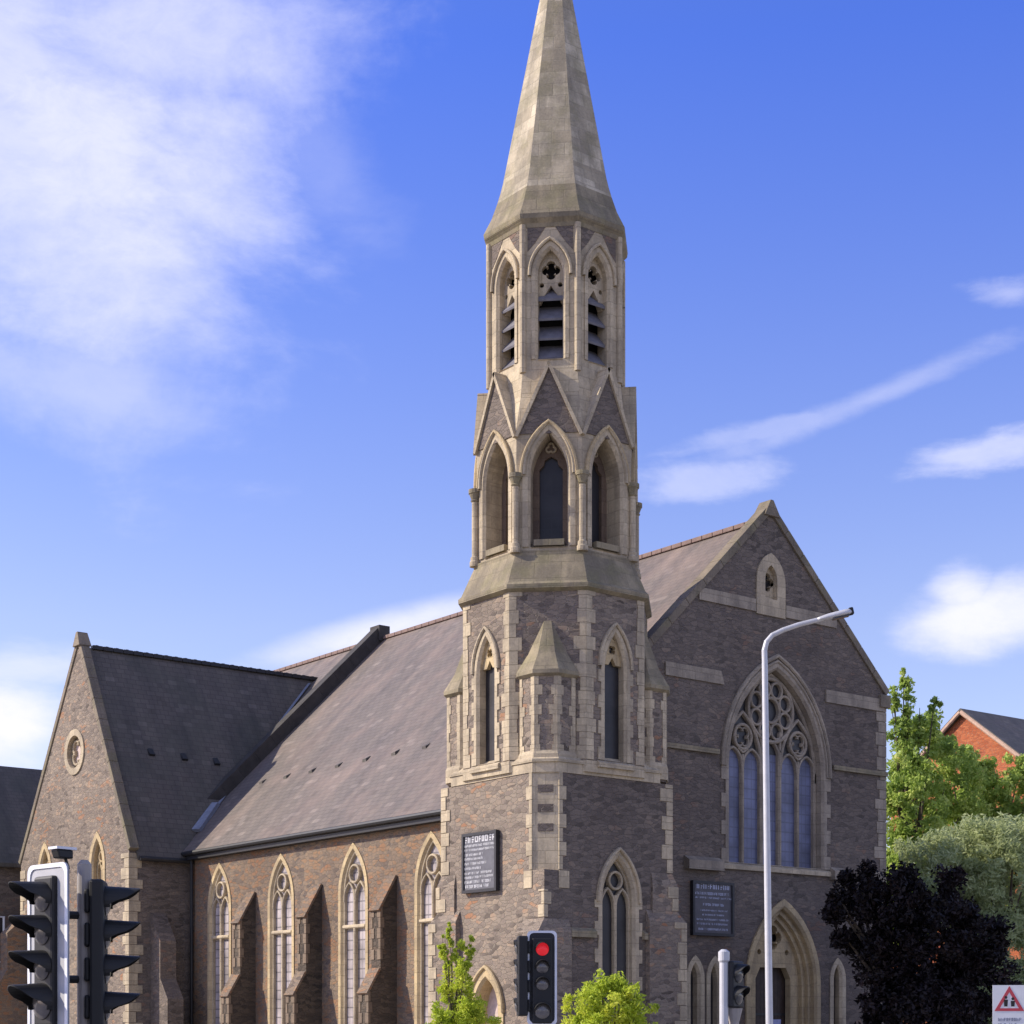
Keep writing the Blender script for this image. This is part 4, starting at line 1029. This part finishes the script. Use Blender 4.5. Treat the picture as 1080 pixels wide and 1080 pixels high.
# ------------------------------------------------------------------ neighbouring houses
# orange brick gable on the right
BR = rubble('orange brick', [(0, (.34, .085, .035)), (.4, (.44, .125, .05)), (.7, (.50, .16, .065)), (1, (.28, .07, .04))], (.36, .20, .13), 4.6, 13, .2)
def gable_house(name, label, apex_px, d, half, pitch, depth, ang_face, wallm, roofm, barge, zbase_win=True):
    ap = at(apex_px[0], apex_px[1], d); N = dir_at(apex_px[0], ang_face); U = Vector((-N.y, N.x, 0)); fr = Fr(Vector((ap.x, ap.y, 0)), U, (0, 0, 1), N)
    o = thing(name, label, 'house', (ap.x, ap.y, 0)); H = ap.z; ez = H - half * pitch
    win = [(-.55, .55, ez - 2.2, ez - .7)] + [(s * 2.1 - .55, s * 2.1 + .55, ez - 5.2, ez - 3.5) for s in (-1, 1)]
    mb = MB(); hs = [[(a, c_), (b, c_), (b, e), (a, e)] for a, b, c_, e in win]
    sheet(mb, fr, [(-half, 0), (half, 0), (half, ez), (0, H - .05), (-half, ez)], hs)
    for s in (-1, 1): mb.quad(fr.p(s * half, 0, 0), fr.p(s * half, 0, -depth), fr.p(s * half, ez, -depth), fr.p(s * half, ez, 0))
    mb.poly([fr.p(-half, 0, -depth), fr.p(half, 0, -depth), fr.p(half, ez, -depth), fr.p(0, H - .05, -depth), fr.p(-half, ez, -depth)])
    mb.build('wall', wallm, o)
    mb = MB()
    for s in (-1, 1):
        e = half + .35; a = [(0, H), (s * e, H - e * pitch)]
        mb.hexa([fr.p(*a[0], .25), fr.p(*a[1], .25), fr.p(*a[1], -depth - .25), fr.p(*a[0], -depth - .25)], [fr.p(a[0][0], a[0][1] + .2, .25), fr.p(a[1][0], a[1][1] + .2, .25), fr.p(a[1][0], a[1][1] + .2, -depth - .25), fr.p(a[0][0], a[0][1] + .2, -depth - .25)])
    rf = mb.build('roof', roofm, o)
    mb = MB()
    for s in (-1, 1):
        e = half + .35; bar(mb, fr, [(s * .02, H + .02), (s * e, H - e * pitch + .02)], .2, .252, .30)
    mb.build('barge_board', barge, o)
    for (a, b, c_, e) in win:
        mb = MB(); strip(mb, fr, [(a, c_), (b, c_), (b, e), (a, e)], -.12, 0, True); bar(mb, fr, [(a, (c_ + e) / 2), (b, (c_ + e) / 2)], .06, -.12, -.07); bar(mb, fr, [((a + b) / 2, c_), ((a + b) / 2, e)], .06, -.12, -.07)
        bar(mb, fr, [(a, c_), (b, c_), (b, e), (a, e)], .1, -.12, -.06, True)
        w = mb.build('window', M['white'], o); mb = MB(); sheet(mb, fr, [(a, c_), (b, c_), (b, e), (a, e)], (), -.11); mb.build('pane', M['glass_dark'], w)
    return o
gable_house('brick_house', 'orange brick gabled house with dark slate roof behind the trees', (1016, 752), 82, 4.4, .76, 14, -38, BR, M['slate_dark'], plain('tan bargeboard', (.45, .30, .22), .7))
# dark slate roofed block past the transept on the left
p = at(-30, 1078, 78); N = Vector((0, -1, 0)); U = Vector((1, 0, 0))
o = thing('slate_house', 'dark building with plain slate roof beyond the transept at left', 'house', (p.x, p.y, 0)); xr_, yr_ = at(35, 811, 74).x, at(35, 811, 74).y; zr_ = at(20, 811, 74).z
mb = MB(); x0, x1, y0, y1 = xr_ - 9, xr_ + 3, yr_ - 4.0, yr_ + 4.0; ez = zr_ - 4.2
mb.box(x0, x1, y0, y1, 0, ez); mb.hexa([(x0, y0, ez), (x0, y1, ez), (x1, y1, ez), (x1, y0, ez)], [(x0, yr_ - .1, zr_ - .12), (x0, yr_ + .1, zr_ - .12), (x1, yr_ + .1, zr_ - .12), (x1, yr_ - .1, zr_ - .12)]); mb.build('wall', M['facade'], o)
mb = MB(); tslab(mb, y0 - .3, ez - .3, yr_, zr_, x0 - .2, x1 + .2); tslab(mb, y1 + .3, ez - .3, yr_ + .003, zr_, x0 - .2, x1 + .2); mb.build('roof', M['slate_dark'], o)
for k in range(3):
    u = x0 + 1.6 + k * 3.4; mb = MB(); f_ = frF(y0); bar(mb, f_, [(u, 4.6), (u + 1.1, 4.6), (u + 1.1, 6.4), (u, 6.4)], .12, 0, .05, True); w = mb.build('window', M['white'], o); mb = MB(); fbox(mb, f_, u + .05, u + 1.05, 4.65, 6.35, -.01, .02); mb.build('pane', M['glass_dark'], w)

# ------------------------------------------------------------------ trees and bushes
BARK = plain('bark', (.09, .07, .05), .9, var=.4, scale=8)
def foliage(name, parent, mat, clumps, per, size, rnd, up=.35, aspect=.5):
    v = []; f = []; sh = []
    for (cx, cy, cz, rx, rz) in clumps:
        base = rnd.random()
        n_ = int(per * rnd.uniform(.6, 1.3) * (.35 if rx < size * 1.2 else 1))
        for _ in range(n_):
            a = rnd.uniform(0, 2 * math.pi); q = rnd.uniform(-1, 1); r = rnd.random() ** .45; s = math.sqrt(1 - q * q)
            p = Vector((cx + rx * r * s * math.cos(a), cy + rx * r * s * math.sin(a), cz + rz * r * q))
            n = Vector((rnd.gauss(0, 1), rnd.gauss(0, 1), rnd.gauss(0, 1) + up)).normalized()
            t = n.cross(Vector((rnd.gauss(0, 1), rnd.gauss(0, 1), rnd.gauss(0, 1)))).normalized(); b = n.cross(t); L = size * rnd.uniform(.6, 1.35); w = L * aspect
            i = len(v); v += [p - t * L * .5, p + b * w * .5 - t * L * .05, p + t * L * .5 + n * L * .12, p - b * w * .5 - t * L * .05]; f.append((i, i + 1, i + 2, i + 3)); sh.append(min(1, max(0, base * .55 + rnd.random() * .45)))
    me = bpy.data.meshes.new(name); me.from_pydata([tuple(q) for q in v], [], f)
    at_ = me.attributes.new('shade', 'FLOAT', 'FACE'); at_.data.foreach_set('value', sh); me.materials.append(mat)
    o = bpy.data.objects.new(name, me); C.objects.link(o)
    o.parent = parent; o.matrix_parent_inverse = world_of(parent).inverted(); return o
def limbs(parent, base, tips, r0, rnd, forks=.45, top=None):
    mb = MB(); hub = base.lerp(top, forks)
    tube(mb, [base - Vector((0, 0, .1)), base.lerp(hub, .5) + Vector((rnd.uniform(-.1, .1), rnd.uniform(-.1, .1), 0)), hub], [r0, r0 * .8, r0 * .6], 10)
    for t in tips:
        m = hub.lerp(t, .5) + Vector((rnd.uniform(-.3, .3), rnd.uniform(-.3, .3), rnd.uniform(0, .4))) * (r0 * 3)
        tube(mb, [hub - Vector((0, 0, r0)), m, t], [r0 * .45, r0 * .25, r0 * .06], 7)
    return mb.build('trunk', BARK, parent)
def tree(name, label, cat, foot, lobes, mat, nclump, per, size, cr, r0, seed, aspect=.5, group=None, up=.35):
    """lobes: (u, v, distance, half width px, half height px) on the photograph, turned into ellipsoids of real depth"""
    rnd = random.Random(seed); o = thing(name, label, cat, (foot.x, foot.y, 0), group); cl = []; E_ = []
    for (u, v, d, wu, hv) in lobes:
        c = at(u, v, d); E_.append((c, wu / PX_F * d, hv / PX_F * d))
    tot = sum(a * a * b for _, a, b in E_)
    for c, a, b in E_:
        k = max(9 if a < .5 else 4, int(nclump * a * a * b / tot + .5))
        for _ in range(k):
            q = Vector((rnd.gauss(0, 1), rnd.gauss(0, 1), rnd.gauss(0, 1))).normalized() * (rnd.uniform(.25, 1) ** .4)
            s = min(cr, a * .8) * rnd.uniform(.55, 1.25); z = c.z + q.z * (b - s * .4)
            if z < .3: z = .3 + rnd.random() * .4
            if rnd.random() < .16:                              # stray sprigs break the outline
                w_ = rnd.uniform(1.0, 1.16); cl.append((c.x + q.x * a * w_, c.y + q.y * a * w_, max(.3, c.z + q.z * b * w_), s * .42, s * rnd.uniform(.4, .8)))
            cl.append((c.x + q.x * max(a - s * .5, .05), c.y + q.y * max(a - s * .5, .05), z, s, s * rnd.uniform(.7, 1.2)))
    top = max(E_, key=lambda e: e[0].z + e[2]); tips = [Vector(q[:3]) for q in rnd.sample(cl, min(16, len(cl)))]
    for c, a, b in E_:                                          # a leading twig up through each slender shoot
        if a < .5: tips.append(Vector((c.x, c.y, c.z + b * .9)))
    limbs(o, Vector((foot.x, foot.y, 0)), tips, r0, rnd, .4, Vector((top[0].x, top[0].y, top[0].z)))
    foliage('crown', o, mat, cl, per, size, rnd, up, aspect); return o
G1 = leaf('bright leaf', [(0, (.15, .22, .06)), (.4, (.34, .46, .10)), (.7, (.54, .63, .16)), (.88, (.72, .74, .30)), (1, (.74, .46, .13))], .5)
G2 = leaf('yellow green leaf', [(0, (.24, .32, .04)), (.45, (.48, .58, .06)), (.8, (.68, .70, .10)), (1, (.78, .70, .16))], .5)
G3 = leaf('grey willow leaf', [(0, (.22, .26, .13)), (.5, (.44, .50, .25)), (1, (.66, .70, .40))], .5)
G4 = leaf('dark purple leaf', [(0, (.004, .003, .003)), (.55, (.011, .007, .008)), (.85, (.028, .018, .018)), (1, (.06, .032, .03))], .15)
def ft(u, d): p = at(u, 1078, d); p.z = 0; return p
tree('broadleaf_tree', 'tall bright green tree with upright shoots right of the gable front', 'tree', ft(962, 70),
     [(958, 735, 70, 6, 26), (953, 716, 70, 3.5, 12), (986, 752, 70, 6, 20), (942, 740, 70, 5, 16), (970, 770, 70, 8, 26), (958, 860, 70, 42, 80), (975, 800, 71, 38, 48), (948, 790, 70, 16, 42), (956, 752, 70, 9, 34), (986, 770, 71, 10, 32), (944, 752, 70, 6, 14), (1010, 830, 72, 30, 40), (960, 940, 70, 50, 70)], G1, 480, 75, .20, .36, .22, 3)
tree('broadleaf_tree', 'green tree crowding up below the orange brick gable', 'tree', ft(1052, 74),
     [(1055, 850, 74, 36, 42), (1030, 838, 74, 26, 30), (1072, 832, 74, 24, 40), (1010, 880, 73, 34, 34), (1030, 862, 73, 30, 26), (1012, 815, 73, 16, 16), (1048, 828, 73, 18, 16), (985, 850, 72, 20, 40), (1050, 930, 74, 60, 70), (1012, 850, 74, 22, 34), (1040, 812, 74, 12, 14), (1062, 815, 74, 14, 14), (1000, 800, 73, 12, 20), (1020, 800, 73.5, 10, 12), (1080, 815, 74, 12, 20)], G1, 480, 75, .20, .36, .22, 5)
tree('willow_tree', 'grey green willow spreading over the dark tree at right', 'tree', ft(1032, 60),
     [(1010, 930, 60, 58, 60), (1060, 940, 59, 50, 75), (1035, 890, 60, 45, 35), (1050, 1010, 59, 60, 60), (1085, 900, 60, 40, 50), (968, 900, 61, 22, 22), (990, 880, 61, 16, 18), (1065, 1060, 58, 60, 40)], G3, 520, 105, .22, .42, .25, 11, .28)
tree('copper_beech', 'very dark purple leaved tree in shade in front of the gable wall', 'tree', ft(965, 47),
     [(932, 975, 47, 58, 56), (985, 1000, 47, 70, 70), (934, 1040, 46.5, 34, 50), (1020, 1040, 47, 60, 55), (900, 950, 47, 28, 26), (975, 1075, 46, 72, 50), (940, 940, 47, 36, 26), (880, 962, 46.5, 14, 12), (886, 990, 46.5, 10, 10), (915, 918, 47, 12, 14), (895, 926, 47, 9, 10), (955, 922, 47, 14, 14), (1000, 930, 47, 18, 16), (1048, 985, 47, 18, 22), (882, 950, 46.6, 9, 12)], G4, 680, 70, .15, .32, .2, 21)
tree('garden_shrub', 'narrow yellow green shrub at the foot of the sunlit tower wall', 'shrub', ft(482, 36),
     [(484, 1046, 36, 22, 36), (486, 1008, 36, 6, 26), (470, 1016, 36, 5, 26), (494, 1022, 36, 6, 30), (478, 1000, 36, 4, 18), (466, 998, 36, 3, 14), (497, 1000, 36, 3, 16), (474, 985, 36, 2.5, 12), (484, 1070, 36, 32, 24), (510, 1078, 36, 20, 8), (478, 1098, 36, 44, 30)], G2, 240, 85, .085, .14, .05, 31, .4, 'yellow green shrubs before the tower')
tree('garden_shrub', 'broad yellow green shrub below the shaded tower window', 'shrub', ft(640, 30),
     [(638, 1058, 30, 40, 26), (612, 1064, 30, 26, 22), (650, 1044, 30, 13, 20), (632, 1042, 30, 12, 18), (672, 1070, 30, 24, 20), (640, 1100, 30, 62, 36), (660, 1052, 30, 14, 18)], G2, 230, 75, .085, .13, .05, 41, .4, 'yellow green shrubs before the tower')
